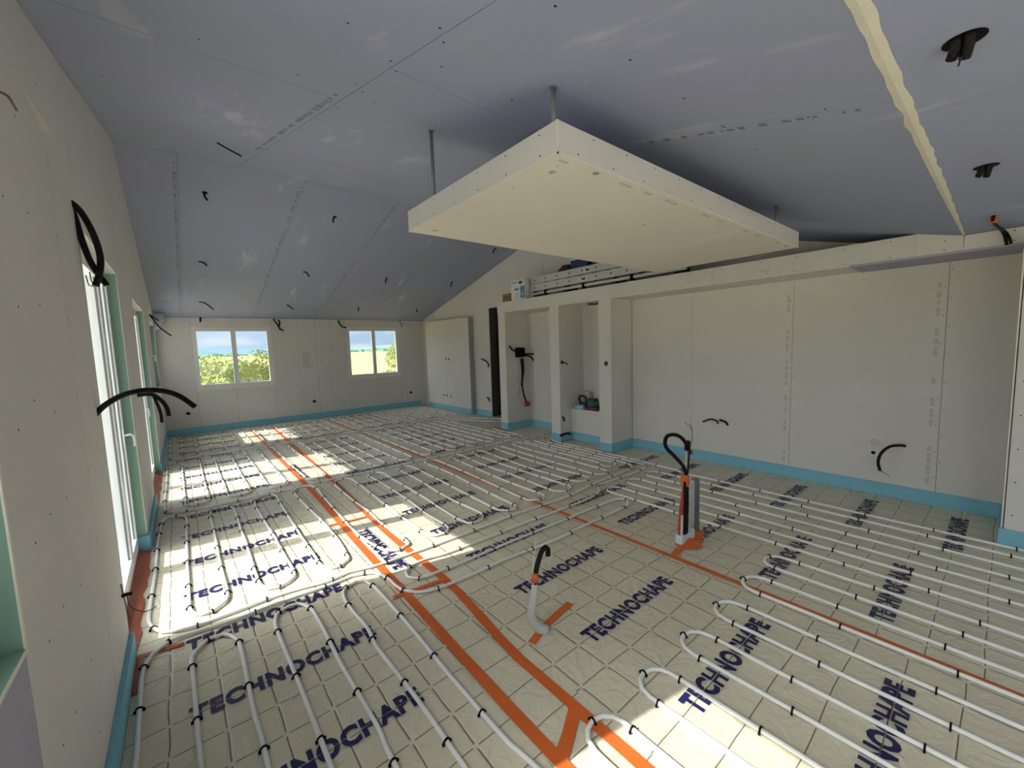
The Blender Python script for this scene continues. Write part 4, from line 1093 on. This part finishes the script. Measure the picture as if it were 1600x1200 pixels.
MB().box(X_LINING - 0.003, X_LINING, p.y - 0.024, p.y + 0.016, p.z - 0.022, p.z + 0.020).build('plate', 'white', r)
MB().disc((X_LINING - 0.003, p.y - 0.002, p.z - 0.004), (-1, 0, 0), 0.011, 0.0005, 14).build('hole', 'clip', r)
r = empty('pencil_circle', XP(1367, 691, X_LINING), 'pencilled circle with dots marked on the right wall above the white box', 'pencil mark')
p = XP(1367, 691, X_LINING); mb = MB()
for k in range(24):
    a, b_ = 2 * math.pi * k / 24, 2 * math.pi * (k + 1) / 24
    c_ = [(X_LINING - 0.0005, p.y + q_ * math.cos(t), p.z + q_ * math.sin(t)) for t, q_ in ((a, .0165), (b_, .0165), (b_, .0185), (a, .0185))]
    mb.prism(c_, (0.0006, 0, 0))
mb.build('ring', 'pencil', r)
mb = MB()
for dy in (-0.034, -0.026, 0.032, 0.040, -0.006, 0.0, 0.006): mb.disc((X_LINING, p.y + dy, p.z + 0.001), (-1, 0, 0), 0.0018, 0.0005, 6)
mb.build('dots', 'pencil', r)

# upright conduit with the loop (by the third long tape)
def upright():
    b = Vector((1.905, 0.974, 0))
    root = empty('floor_conduit', b, 'upright conduit with red tubing, orange tape and a black loop on top', 'conduit')
    def at(px, py, dy=0): return YP(px, py, 0.974 + dy)
    yy = 0.974
    x0, x1 = at(1060, 830).x, at(1081, 826).x
    MB().bbox(x0, x1, yy - 0.02, yy + 0.02, 0.0, 0.052, 0.012).build('foam_collar', 'foam', root)
    MB().tube(spline([(x0 + 0.014, yy, 0.04), (x0 + 0.024, yy, 0.16), at(1069, 760), at(1070, 742)], 0.02), 0.0095, 8).build('red_tube', 'red', root, smooth=True)
    MB().tube(spline([(x0 + 0.010, yy - 0.010, 0.03), (x0 + 0.014, yy - 0.010, 0.10), (x0 + 0.020, yy - 0.008, 0.15)], 0.02), 0.0065, 8).build('sleeve', 'sleeve', root, smooth=True)
    for k, dx in enumerate((0.034, 0.046, 0.058)):
        MB().tube(spline([(x0 + dx, yy - 0.012, 0.04), (x0 + dx + 0.004, yy - 0.012, 0.2), at(1070 + 2 * k, 752, -0.008)], 0.02), 0.0072, 8).build('sheath', 'black', root, smooth=True)
    MB().tube(spline([at(1070, 752), at(1072, 745), at(1069, 731), at(1055, 714), at(1043, 702), at(1039, 692), at(1042, 682), at(1052, 679), at(1062, 682), at(1070, 690), at(1074, 700)], 0.012), 0.0088, 10).build('loop', 'black', root, smooth=True)
    MB().tube([at(1074, 689), at(1074, 704)], 0.014, 10).build('loop_end', 'black', root, smooth=True)
    for px0, px1 in ((1071, 1072), (1076, 1074)):
        MB().tube([at(px0 + 1, 704), at(px1, 748)], 0.0042, 6).build('inner_tube', 'sleeve' if px0 == 1071 else 'black', root, smooth=True)
    MB().tube(spline([at(1077, 702), at(1081, 690), at(1082, 676), at(1079, 662)], 0.02), 0.0016, 5).build('wire', 'wire', root)
    MB().tube(spline([at(1080, 670), at(1075, 664), at(1070, 660)], 0.02), 0.0014, 5).build('wire', 'wire', root)
    MB().disc(at(1079, 707), (0, -1, 0), 0.012, 0.006, 8).build('red_cap', 'red', root)
    mb = MB(); c = at(1070, 751)
    vs = []; n, m_ = 10, 6
    for i in range(m_ + 1):
        for j in range(n):
            a = 2 * math.pi * j / n; rr = 0.022 * (0.75 + 0.3 * math.sin(math.pi * i / m_)) * (1 + 0.18 * noise.noise(Vector((j, i * 1.7, 1))))
            vs.append(c + Vector((rr * math.cos(a), rr * math.sin(a), (i / m_ - 0.5) * 0.058)))
    fs = [(i * n + j, i * n + (j + 1) % n, (i + 1) * n + (j + 1) % n, (i + 1) * n + j) for i in range(m_) for j in range(n)]
    mb.add(vs, fs + [tuple(range(n - 1, -1, -1)), tuple(m_ * n + j for j in range(n))]).build('tape_wrap', 'orange', root)
    # crumpled tape at the foot
    mb = MB()
    for cx, cy, rr in ((1.89, 0.95, 0.085), (1.985, 0.985, 0.075)):
        vs = [Vector((cx, cy, 0.022))]; n = 22
        for ring_, f_ in ((1, 0.5), (2, 1.0)):
            for j in range(n):
                a = 2 * math.pi * j / n
                q_ = rr * f_ * (1 + 0.32 * noise.noise(Vector((j * 1.3, cx * 9, ring_))))
                vs.append(Vector((cx + q_ * math.cos(a) * 1.0, cy + q_ * math.sin(a) * 0.75, 0.003 if ring_ == 2 else 0.012 + 0.010 * noise.noise(Vector((j * 2.1, 5, cx * 3))))))
        fs = [(0, 1 + j, 1 + (j + 1) % n) for j in range(n)] + [(1 + j, 1 + n + j, 1 + n + (j + 1) % n, 1 + (j + 1) % n) for j in range(n)]
        mb.add(vs, fs)
    mb.build('tape_foot', 'orange', root)
    # the galvanised rail beside it is a thing of its own
    r2 = empty('metal_rail', (2.0, 0.985, 0), 'short galvanised metal rail standing beside the looped floor conduit', 'rail')
    xa, xb_ = at(1083, 800).x, at(1091, 800).x
    z1 = at(1087, 749).z
    MB().box(xa, xb_, 0.990, 0.993, 0.0, z1).build('web', 'steel', r2)
    MB().box(xa, xa + 0.003, 0.968, 0.990, 0.0, z1).build('flange', 'steel', r2)
    MB().box(xb_ - 0.003, xb_, 0.968, 0.990, 0.0, z1).build('flange', 'steel', r2)
upright()
# grey sleeve with the bent black conduit
def sleeve_conduit():
    yy = 1.0
    def at(px, py): return YP(px, py, yy)
    b = FL(840, 985)
    root = empty('floor_conduit', (b.x, b.y, 0), 'grey fabric sleeve rising from the floor with a bent black conduit on top', 'conduit')
    P = spline([Vector((0.925, 0.975, 0.003)), Vector((0.900, 0.99, 0.02)), at(831, 965), at(832, 945), at(835, 925), at(836, 912)], 0.012)
    MB().tube(P, [0.020 - 0.009 * i / (len(P) - 1) for i in range(len(P))], 10).build('sleeve', 'sleeve', root, smooth=True)
    MB().tube(spline([at(836, 914), at(837, 895), at(841, 877), at(846, 862), at(852, 855), at(856, 858), at(856, 868)], 0.01), 0.0092, 10).build('sheath', 'black', root, smooth=True)
    MB().tube([at(835.5, 909), at(836, 895)], 0.0118, 12).build('tape_collar', 'orange', root, smooth=True)
    MB().tube(spline([at(833, 912), at(833, 880), at(836, 858), at(837, 842)], 0.02), 0.0014, 5).build('wire', 'white', root)
    MB().tube(spline([at(837, 869), at(830, 864), at(820, 858)], 0.02), 0.0016, 5).build('wire', 'copper', root)
sleeve_conduit()

# piers: sockets, junction box, cables
p = XP(947, 568, X_PIER)
r = empty('pier_socket_hole', p, 'round black socket hole on the front of the nearest pier', 'socket')
MB().disc(p, (-1, 0, 0), 0.021, 0.002, 18).build('hole', 'clip', r)
MB().disc(p + Vector((-0.0018, 0, 0)), (-1, 0, 0), 0.014, 0.0012, 18).build('inner_ring', 'tooldark', r)
YA, YB_ = 3.735, 2.875
def PA(px, py, d=0.0): return YP(px, py, YA - d)
c = PA(810, 551)
r = empty('junction_box', c, 'black junction box with trailing conduits in the left niche', 'junction box')
MB().bbox(c.x - 0.055, c.x + 0.055, YA - 0.06, YA - 0.0005, c.z - 0.055, c.z + 0.06, 0.006).build('box', 'clip', r)
for P in ([PA(805, 549, .03), PA(800, 546, .05), PA(796, 541, .07)], [PA(820, 553, .03), PA(828, 553, .06), PA(834, 553, .08)], [PA(820, 555, .03), PA(830, 558, .06), PA(837, 570, .08)],
          [PA(817, 560, .03), PA(818, 580, .04), PA(816, 600, .05), PA(819, 618, .04), PA(823, 629, .03)], [PA(814, 560, .02), PA(816, 580, .03), PA(815, 603, .03)]):
    MB().tube(spline(P, 0.02), 0.010, 8).build('sheath', 'black', r, smooth=True)
e = PA(824, 631, 0.03)
MB().bbox(e.x - 0.024, e.x + 0.03, e.y - 0.02, e.y + 0.02, e.z - 0.03, e.z + 0.028, 0.008).build('red_end', 'red', r)
MB().tube(spline([PA(813, 607, .03), PA(811, 612, .04), PA(807, 622, .05)], 0.02), 0.0025, 5).build('wire', 'copper', r)
c = YP(878, 566, YB_)
r = empty('wall_cable', c, 'short brown cable on a dark socket inside the middle niche', 'cable')
MB().disc(c, (0, -1, 0), 0.018, 0.002, 12).build('hole', 'clip', r)
MB().tube(spline([c, c + Vector((0.02, -0.02, -0.006)), c + Vector((0.05, -0.035, -0.022))], 0.01), 0.006, 6).build('sheath', 'darkbrown', r)
c = YP(879, 653, YB_)
conduit('wall_cable', [[c + Vector((0, 0.004, 0.01)), c + Vector((0, -0.02, 0.0)), c + Vector((-0.012, -0.03, -0.03))]], 'short black hooked cable low on the side of the middle pier', 0.010, 'cable')
c = YP(877, 681, YB_ - 0.03)
conduit('wall_conduit', [[YP(876, 681, YB_ - 0.03), YP(882, 678, YB_ - 0.02), YP(889, 677, YB_ - 0.015), YP(890, 679, YB_ - 0.005)]], 'black conduit bending above the blue strip in the middle niche', 0.012, 'conduit')
c = XP(918, 497.5 - 21, X_PIER + 0.15)
conduit('soffit_cable', [[Vector((3.2, 2.52, Z_SOF + 0.002)), Vector((3.17, 2.53, Z_SOF - 0.012)), Vector((3.12, 2.60, Z_SOF - 0.008))]], 'short dark cable under the soffit in the middle niche', 0.006, 'cable')
def GW(px, py, d=0.0): return XP(px, py, X_GABLE - d)
conduit('wall_conduit', [[GW(763, 573, -0.004), GW(763, 569, 0.03), GW(759, 564, 0.06), GW(752, 561, 0.08)]], 'black conduit curving out of the gable wall beside the dark doorway', 0.010, 'conduit')
conduit('wall_cable', [[GW(765, 627, -0.004), GW(764, 623, 0.02), GW(761, 621, 0.05)]], 'short black cable low on the gable wall beside the dark doorway', 0.010, 'cable')

# ================================================================ THINGS ON THE BULKHEAD
ZB = Z_BULK
def carton(name, x0, x1, y0, y1, h, m, label, cat='box', z0=ZB):
    root = empty(name, ((x0 + x1) / 2, (y0 + y1) / 2, z0), label, cat)
    MB().bbox(x0, x1, y0, y1, z0 + 0.0003, z0 + h, 0.002).build('body', m, root)
    return root
r = carton('cardboard_box', 3.03, 3.14, 3.66, 3.80, 0.095, 'cardboard', 'small brown cardboard box at the far end of the bulkhead')
pm = MB()
for k in range(3): pm.box(3.0292, 3.0302, 3.69 + 0.03 * k, 3.705 + 0.03 * k, ZB + 0.03, ZB + 0.07)
pm.build('print', 'darkbrown', r)
r = empty('cup', (3.05, 3.825, ZB), 'small white pot beside the brown cardboard box', 'pot')
MB().tube([(3.05, 3.825, ZB + 0.0003), (3.05, 3.825, ZB + 0.055), (3.05, 3.825, ZB + 0.06)], [0.016, 0.018, 0.019], 14).build('body', 'white', r, smooth=True)
MB().tube([(3.05, 3.825, ZB + 0.06), (3.05, 3.825, ZB + 0.068)], 0.020, 14).build('lid', 'white', r)
r = carton('printed_carton', 3.03, 3.09, 3.40, 3.635, 0.225, 'white', 'white carton with a blue printed panel in front of the ladder end')
MB().box(3.0288, 3.0302, 3.405, 3.475, ZB + 0.02, ZB + 0.15).build('blue_panel', 'cyanprint', r)
pm = MB()
pm.box(3.0288, 3.0302, 3.53, 3.62, ZB + 0.195, ZB + 0.203); pm.box(3.0288, 3.0302, 3.44, 3.50, ZB + 0.175, ZB + 0.205)
for k in range(5): pm.box(3.0288, 3.0302, 3.50 + 0.016 * k, 3.511 + 0.016 * k, ZB + 0.11, ZB + 0.135)
pm.build('dark_print', 'navybox', r)
pm = MB()
for k in range(4): pm.box(3.0288, 3.0302, 3.50, 3.60 - 0.012 * k, ZB + 0.035 + 0.015 * k, ZB + 0.040 + 0.015 * k)
pm.build('fine_print', 'greyprint', r)
pm = MB()
for k in range(3): pm.box(3.0280, 3.0290, 3.425 + 0.012 * k, 3.431 + 0.012 * k, ZB + 0.05, ZB + 0.07 + 0.03 * (k % 2))
pm.build('pale_print', 'white', r)
# ladder: two sections stacked flat
r = empty('ladder', (3.22, 2.6, ZB), 'aluminium extension ladder lying flat in two stacked sections on the bulkhead', 'ladder')
for k, z in enumerate((ZB + 0.085, ZB + 0.164)):
    for x in (3.12, 3.33):
        mb = MB(); h, t, fl_ = 0.070, 0.004, 0.014
        sx = 1 if x < 3.2 else -1
        mb.box(x, x + sx * t, 1.55, 3.43, z, z + h); mb.box(x + sx * t, x + sx * fl_, 1.55, 3.43, z, z + t); mb.box(x + sx * t, x + sx * fl_, 1.55, 3.43, z + h - t, z + h)
        mb.build('stile', 'alu', r)
    y = 1.64
    while y < 3.42:
        MB().tube([(3.125, y, z + 0.035), (3.325, y, z + 0.035)], 0.010, 8).build('rung', 'alu', r, smooth=True)
        MB().disc((3.12, y, z + 0.035), (-1, 0, 0), 0.0085, 0.0012, 12).build('rivet', 'tooldark', r)
        y += 0.17
    l = MB().box(3.1192, 3.1202, 2.60 - 0.05 * k, 2.70 - 0.05 * k, z + 0.015, z + 0.05).build('sticker', 'white', r)
    MB().box(3.1186, 3.1193, 2.62 - 0.05 * k, 2.665 - 0.05 * k, z + 0.025, z + 0.040).build('sticker_print', 'clip', l)
# pipe rail clipped under the ladder
r = empty('support_rail', (3.09, 2.4, ZB), 'pale round rail with black brackets lying below the ladder', 'rail')
MB().tube([(3.10, 1.6, ZB + 0.050), (3.10, 3.42, ZB + 0.050)], 0.014, 10).build('tube', 'white', r, smooth=True)
for y in (2.08, 2.62, 3.14): MB().bbox(3.078, 3.122, y - 0.012, y + 0.012, ZB + 0.0003, ZB + 0.072, 0.003).build('bracket', 'clip', r)
MB().box(3.075, 3.345, 1.6, 3.42, ZB + 0.0003, ZB + 0.018).build('base_batten', 'tooldark', r)
for y in (1.7, 2.3, 2.9, 3.36): MB().box(3.13, 3.32, y - 0.012, y + 0.012, ZB + 0.018, ZB + 0.085).build('spacer', 'tooldark', r)
# box and bag lying on the ladder
zt = ZB + 0.234
r = carton('printed_box', 3.20, 3.33, 2.66, 2.88, 0.17, 'navybox', 'navy and white printed box lying on top of the ladder', z0=zt)
MB().box(3.1985, 3.2005, 2.66, 2.88, zt + 0.10, zt + 0.168).build('white_band', 'white', r)
pm = MB()
for k in range(3):
    y = 2.85 - 0.048 * k
    pm.box(3.1975, 3.1986, y - 0.030, y, zt + 0.112, zt + 0.152)
pm.build('dark_print', 'navybox', r)
r = empty('dark_bag', (3.24, 3.02, zt), 'dark crumpled bag beside the navy printed box on the ladder', 'bag')
mb = MB(); n, m_ = 14, 7; vs = []
for i in range(m_ + 1):
    f_ = i / m_
    for j in range(n):
        a = 2 * math.pi * j / n; q_ = (1 - 0.55 * f_ ** 1.5) * (1 + 0.25 * noise.noise(Vector((j * 1.1, i * 0.9, 4))))
        vs.append((3.26 + 0.06 * q_ * math.cos(a), 3.0 + 0.11 * q_ * math.sin(a), zt + 0.0005 + 0.085 * f_))
fs = [(i * n + j, i * n + (j + 1) % n, (i + 1) * n + (j + 1) % n, (i + 1) * n + j) for i in range(m_) for j in range(n)]
mb.add(vs, fs + [tuple(range(n - 1, -1, -1)), tuple(m_ * n + j for j in range(n))]).build('body', 'darkbrown', r)
r = carton('toolbox', 3.20, 3.33, 2.2, 2.60, 0.11, 'tooldark', 'long black case lying on the ladder behind the navy box', 'case', z0=zt)
MB().tube(spline([(3.25, 2.30, zt + 0.108), (3.25, 2.32, zt + 0.135), (3.25, 2.48, zt + 0.135), (3.25, 2.50, zt + 0.108)], 0.02), 0.006, 6).build('handle', 'tooldark', r)

# ================================================================ TOOLS IN THE NICHE
zt = 0.3262
r = carton('white_case', 3.30, 3.355, 2.74, 2.865, 0.17, 'sleeve', 'open pale case at the back of the niche bench', 'case', z0=zt)
MB().box(3.27, 3.30, 2.858, 2.866, zt + 0.0003, zt + 0.12).build('side_flap', 'white', r)
r = empty('power_tool', (3.26, 2.77, zt), 'dark power tool with a curved handle standing in the pale case', 'tool')
MB().bbox(3.235, 3.285, 2.74, 2.83, zt + 0.0003, zt + 0.06, 0.008).build('body', 'tooldark', r)
MB().tube(spline([(3.26, 2.83, zt + 0.05), (3.26, 2.845, zt + 0.10), (3.26, 2.81, zt + 0.13), (3.26, 2.76, zt + 0.11), (3.26, 2.745, zt + 0.055)], 0.015), 0.012, 8).build('handle', 'tooldark', r, smooth=True)
r = empty('drill_motor', (3.25, 2.66, zt), 'squat teal and black motor tool on the niche bench', 'tool')
MB().tube([(3.22, 2.66, zt + 0.055), (3.29, 2.66, zt + 0.055)], 0.05, 16).build('body', 'toolteal', r, smooth=True)
MB().bbox(3.215, 3.295, 2.61, 2.71, zt + 0.0003, zt + 0.02, 0.004).build('foot', 'tooldark', r)
MB().bbox(3.23, 3.28, 2.615, 2.70, zt + 0.095, zt + 0.115, 0.005).build('cap', 'tooldark', r)
r = empty('spirit_tool', (3.20, 2.79, zt), 'pale blue plastic tool at the front of the niche bench', 'tool')
MB().bbox(3.18, 3.215, 2.73, 2.85, zt + 0.0003, zt + 0.035, 0.006).build('body', 'paleblue', r)
MB().bbox(3.19, 3.225, 2.72, 2.80, zt + 0.035, zt + 0.05, 0.004).build('top', 'cyanprint', r)
r = empty('hand_tool', (3.21, 2.62, zt), 'maroon hand tool lying on the front of the niche bench', 'tool')
MB().tube(spline([(3.186, 2.695, zt + 0.016), (3.188, 2.62, zt + 0.02), (3.192, 2.55, zt + 0.016)], 0.02), 0.0155, 10).build('body', 'toolred', r, smooth=True)
MB().tube(spline([(3.20, 2.585, zt + 0.014), (3.225, 2.55, zt + 0.03), (3.235, 2.505, zt + 0.014)], 0.02), 0.012, 8).build('grip', 'tooldark', r, smooth=True)
r = empty('cable_reel', (3.25, 2.46, zt), 'small maroon reel standing at the right end of the niche bench', 'reel')
MB().tube([(3.25, 2.43, zt + 0.045), (3.25, 2.44, zt + 0.045)], 0.044, 18).build('flange', 'toolred', r)
MB().tube([(3.25, 2.44, zt + 0.045), (3.25, 2.475, zt + 0.045)], 0.030, 18).build('core', 'tooldark', r)
MB().tube([(3.25, 2.475, zt + 0.045), (3.25, 2.485, zt + 0.045)], 0.044, 18).build('flange', 'toolred', r)
r = empty('white_plug', (3.20, 2.41, zt), 'tiny white plug at the right edge of the niche bench', 'plug')
MB().bbox(3.19, 3.21, 2.40, 2.425, zt + 0.0003, zt + 0.022, 0.004).build('body', 'white', r)
MB().tube([(3.20, 2.425, zt + 0.011), (3.20, 2.44, zt + 0.011)], 0.004, 6).build('pin', 'steel', r)

# ================================================================ OUTSIDE
g = MB()
n = 48
vs = []
def gx(k): t = (k / n - 0.5) * 2; return math.copysign(abs(t) ** 2.2 * 500, t)
for a in range(n + 1):
    for b_ in range(n + 1):
        x, y = gx(a), gx(b_)
        d = math.hypot(max(abs(x - 1.6) - 4, 0), max(abs(y - 2) - 8, 0))
        z = -0.14 + min(1, d / 12) * 0.10 * noise.noise(Vector((x * 0.08, y * 0.08, 0)))
        if y > 9: z += 0.55 * min(1, (y - 9) / 60) * max(0, min(1, (x - 2) / 12)) - 0.25 * min(1, (y - 9) / 40) * max(0, min(1, (2 - x) / 6))
        vs.append((x, y, z))
fs = [(a * (n + 1) + b_, (a + 1) * (n + 1) + b_, (a + 1) * (n + 1) + b_ + 1, a * (n + 1) + b_ + 1) for a in range(n) for b_ in range(n)]
g.add(vs, fs).build('ground', 'ground', smooth=True, kind='structure')
MB().box(-4.5, -0.42, -8, 9, -0.2, -0.06).box(-0.42, 5, -8, -2.85, -0.2, -0.06).build('bounce_terrace', 'bounce_terrace', kind='structure')  # pale ground added outside to bounce sunlight into the room
# hills
def hills(dist, h0, amp, seed, nm, lab):
    mb = MB(); vs = []; n_ = 160
    for i in range(n_ + 1):
        a = math.radians(20 + 110 * i / n_)
        x, y = dist * math.cos(a), dist * math.sin(a)
        h = h0 + amp * (0.5 + 0.8 * noise.noise(Vector((i * 0.11, seed, 0))) + 0.25 * noise.noise(Vector((i * 0.4, seed, 3))))
        vs += [(x, y, -30), (x, y, 1 + max(h, 0.2)), (x * 1.25, y * 1.25, -30)]
    fs = []
    for i in range(n_):
        fs += [(i * 3, i * 3 + 3, i * 3 + 4, i * 3 + 1), (i * 3 + 1, i * 3 + 4, i * 3 + 5, i * 3 + 2)]
    tag(mb.add(vs, fs).build(nm, 'hill', smooth=True), lab, 'hills')
hills(430, 2.0, 4.2, 2.2, 'distant_hills', 'blue distant hills on the horizon beyond the far windows')
# shrubs and trees
def leaf_mesh(nm, m, nleaf, seed, sz):
    rr = random.Random(seed); vs, fs = [], []
    blobs = [(rr.uniform(-.55, .55), rr.uniform(-.55, .55), rr.uniform(.42, .8), rr.uniform(.28, .48)) for _ in range(9)]
    for k in range(nleaf):
        bx, by, bz, br = rr.choice(blobs)
        d = Vector((rr.gauss(0, 1), rr.gauss(0, 1), rr.gauss(0, 1))).normalized() * br * rr.uniform(.6, 1.05) ** 0.6
        c = Vector((bx, by, bz)) + d
        if c.z < 0.06: c.z = 0.06 + rr.random() * .1
        u = Vector((rr.gauss(0, 1), rr.gauss(0, 1), rr.gauss(0, 1))).normalized(); w = u.orthogonal().normalized()
        s_ = sz * rr.uniform(.6, 1.3); i0 = len(vs)
        vs += [c - u * s_, c + w * s_ * .45, c + u * s_, c - w * s_ * .45]; fs.append((i0, i0 + 1, i0 + 2, i0 + 3))
    me = bpy.data.meshes.new(nm); me.from_pydata([tuple(v * S) for v in vs], [], fs); me.update(); me.materials.append(M[m])
    tb = MB()
    for k in range(4):
        b = blobs[k]; tb.tube(spline([(0, 0, -0.1), (b[0] * .3, b[1] * .3, .2), (b[0] * .8, b[1] * .8, b[2])], .1), 0.028, 6)
    tm = bpy.data.meshes.new('trunk'); tm.from_pydata([tuple(v * S) for v in tb.v], [], tb.f); tm.update(); tm.materials.append(M['bark'])
    return me, tm
KIND = [leaf_mesh('foliage', 'leafA', 3200, 1, .045), leaf_mesh('foliage', 'leafB', 3200, 2, .045), leaf_mesh('foliage', 'leafC', 2200, 3, .055)]
def shrub(x, y, z, w, h, k, label, rz=0):
    r = empty('shrub' if h < 1.6 else 'tree', (x, y, z), label, 'shrub' if h < 1.6 else 'tree', 'shrubs outside the far windows')
    for nm, me in zip(('foliage', 'trunk'), KIND[k]):
        o = bpy.data.objects.new(nm, me); col.objects.link(o); o.parent = r
    r.scale = (w, w, h); r.rotation_euler.z = rz
    return r
SH_ = [(0.28, 10.6, -0.25, 0.9, 0.85, 0, 'yellow-green shrub outside the left pane of the left far window'),
       (0.75, 12.4, -0.3, 1.15, 1.15, 1, 'olive shrub rising behind the yellow-green one outside the left far window'),
       (1.62, 11.2, -0.25, 1.0, 1.05, 1, 'grey-olive tree with a forked trunk outside the right pane of the left far window'),
       (2.55, 13.0, -0.25, 1.2, 1.35, 0, 'tall pale shrub at the right edge of the view through the left far window'),
       (1.15, 14.5, -0.35, 1.3, 1.15, 0, 'pale shrub between the two olive ones outside the left far window'),
       (0.3, 17.5, -0.4, 1.6, 1.2, 2, 'dark green shrub far behind outside the left far window'),
       (8.6, 18.0, -0.1, 1.2, 1.45, 1, 'lone shrub on the rise outside the right far window'),
       (5.0, 12.6, -0.3, 0.9, 0.45, 0, 'low scrub below the right far window'),
       (6.6, 14.8, -0.25, 0.9, 0.5, 1, 'low scrub in the dry field outside the right far window')]
for i, (x, y, z, w, h, k, lab) in enumerate(SH_): shrub(x, y, z, w, h, k, lab, i * 1.3)
# dark belt of trees on the horizon: too small and far to pick apart
mb = MB(); rr = random.Random(5)
for k in range(420):
    a = math.radians(rr.uniform(25, 125)); d = rr.uniform(150, 240)
    c = Vector((d * math.cos(a), d * math.sin(a), -0.5)); w, h = rr.uniform(2, 5), rr.uniform(0.8, 2.3)
    vs = []
    for i in range(4):
        for j in range(6):
            t = 2 * math.pi * j / 6; q_ = w * (1, 1.05, .7, .1)[i]
            vs.append(c + Vector((q_ * math.cos(t), q_ * math.sin(t), h * (0, .35, .8, 1)[i])))
    fs = [(i * 6 + j, i * 6 + (j + 1) % 6, i * 6 + 6 + (j + 1) % 6, i * 6 + 6 + j) for i in range(3) for j in range(6)]
    mb.add(vs, fs)
tag(mb.build('tree_belt', 'leafC', kind='stuff'), 'dark green belt of trees along the horizon outside', 'trees')
# tufts of dry grass below the right window
mb = MB(); rr = random.Random(9)
for k in range(5000):
    y = rr.uniform(8, 26); x = rr.uniform(0.15, 0.62) * y
    if rr.random() < 0.25: x = rr.uniform(-0.02, 0.2) * y
    z = -0.18; h = rr.uniform(.05, .16); w = rr.uniform(.01, .025); t = rr.uniform(0, 3.14)
    dx, dy = w * math.cos(t), w * math.sin(t)
    mb.add([(x - dx, y - dy, z), (x + dx, y + dy, z), (x + rr.uniform(-.04, .04), y + rr.uniform(-.04, .04), z + h)], [(0, 1, 2)])
tag(mb.build('dry_grass', 'ground', kind='stuff'), 'dry golden grass growing in the field outside the far windows', 'grass')
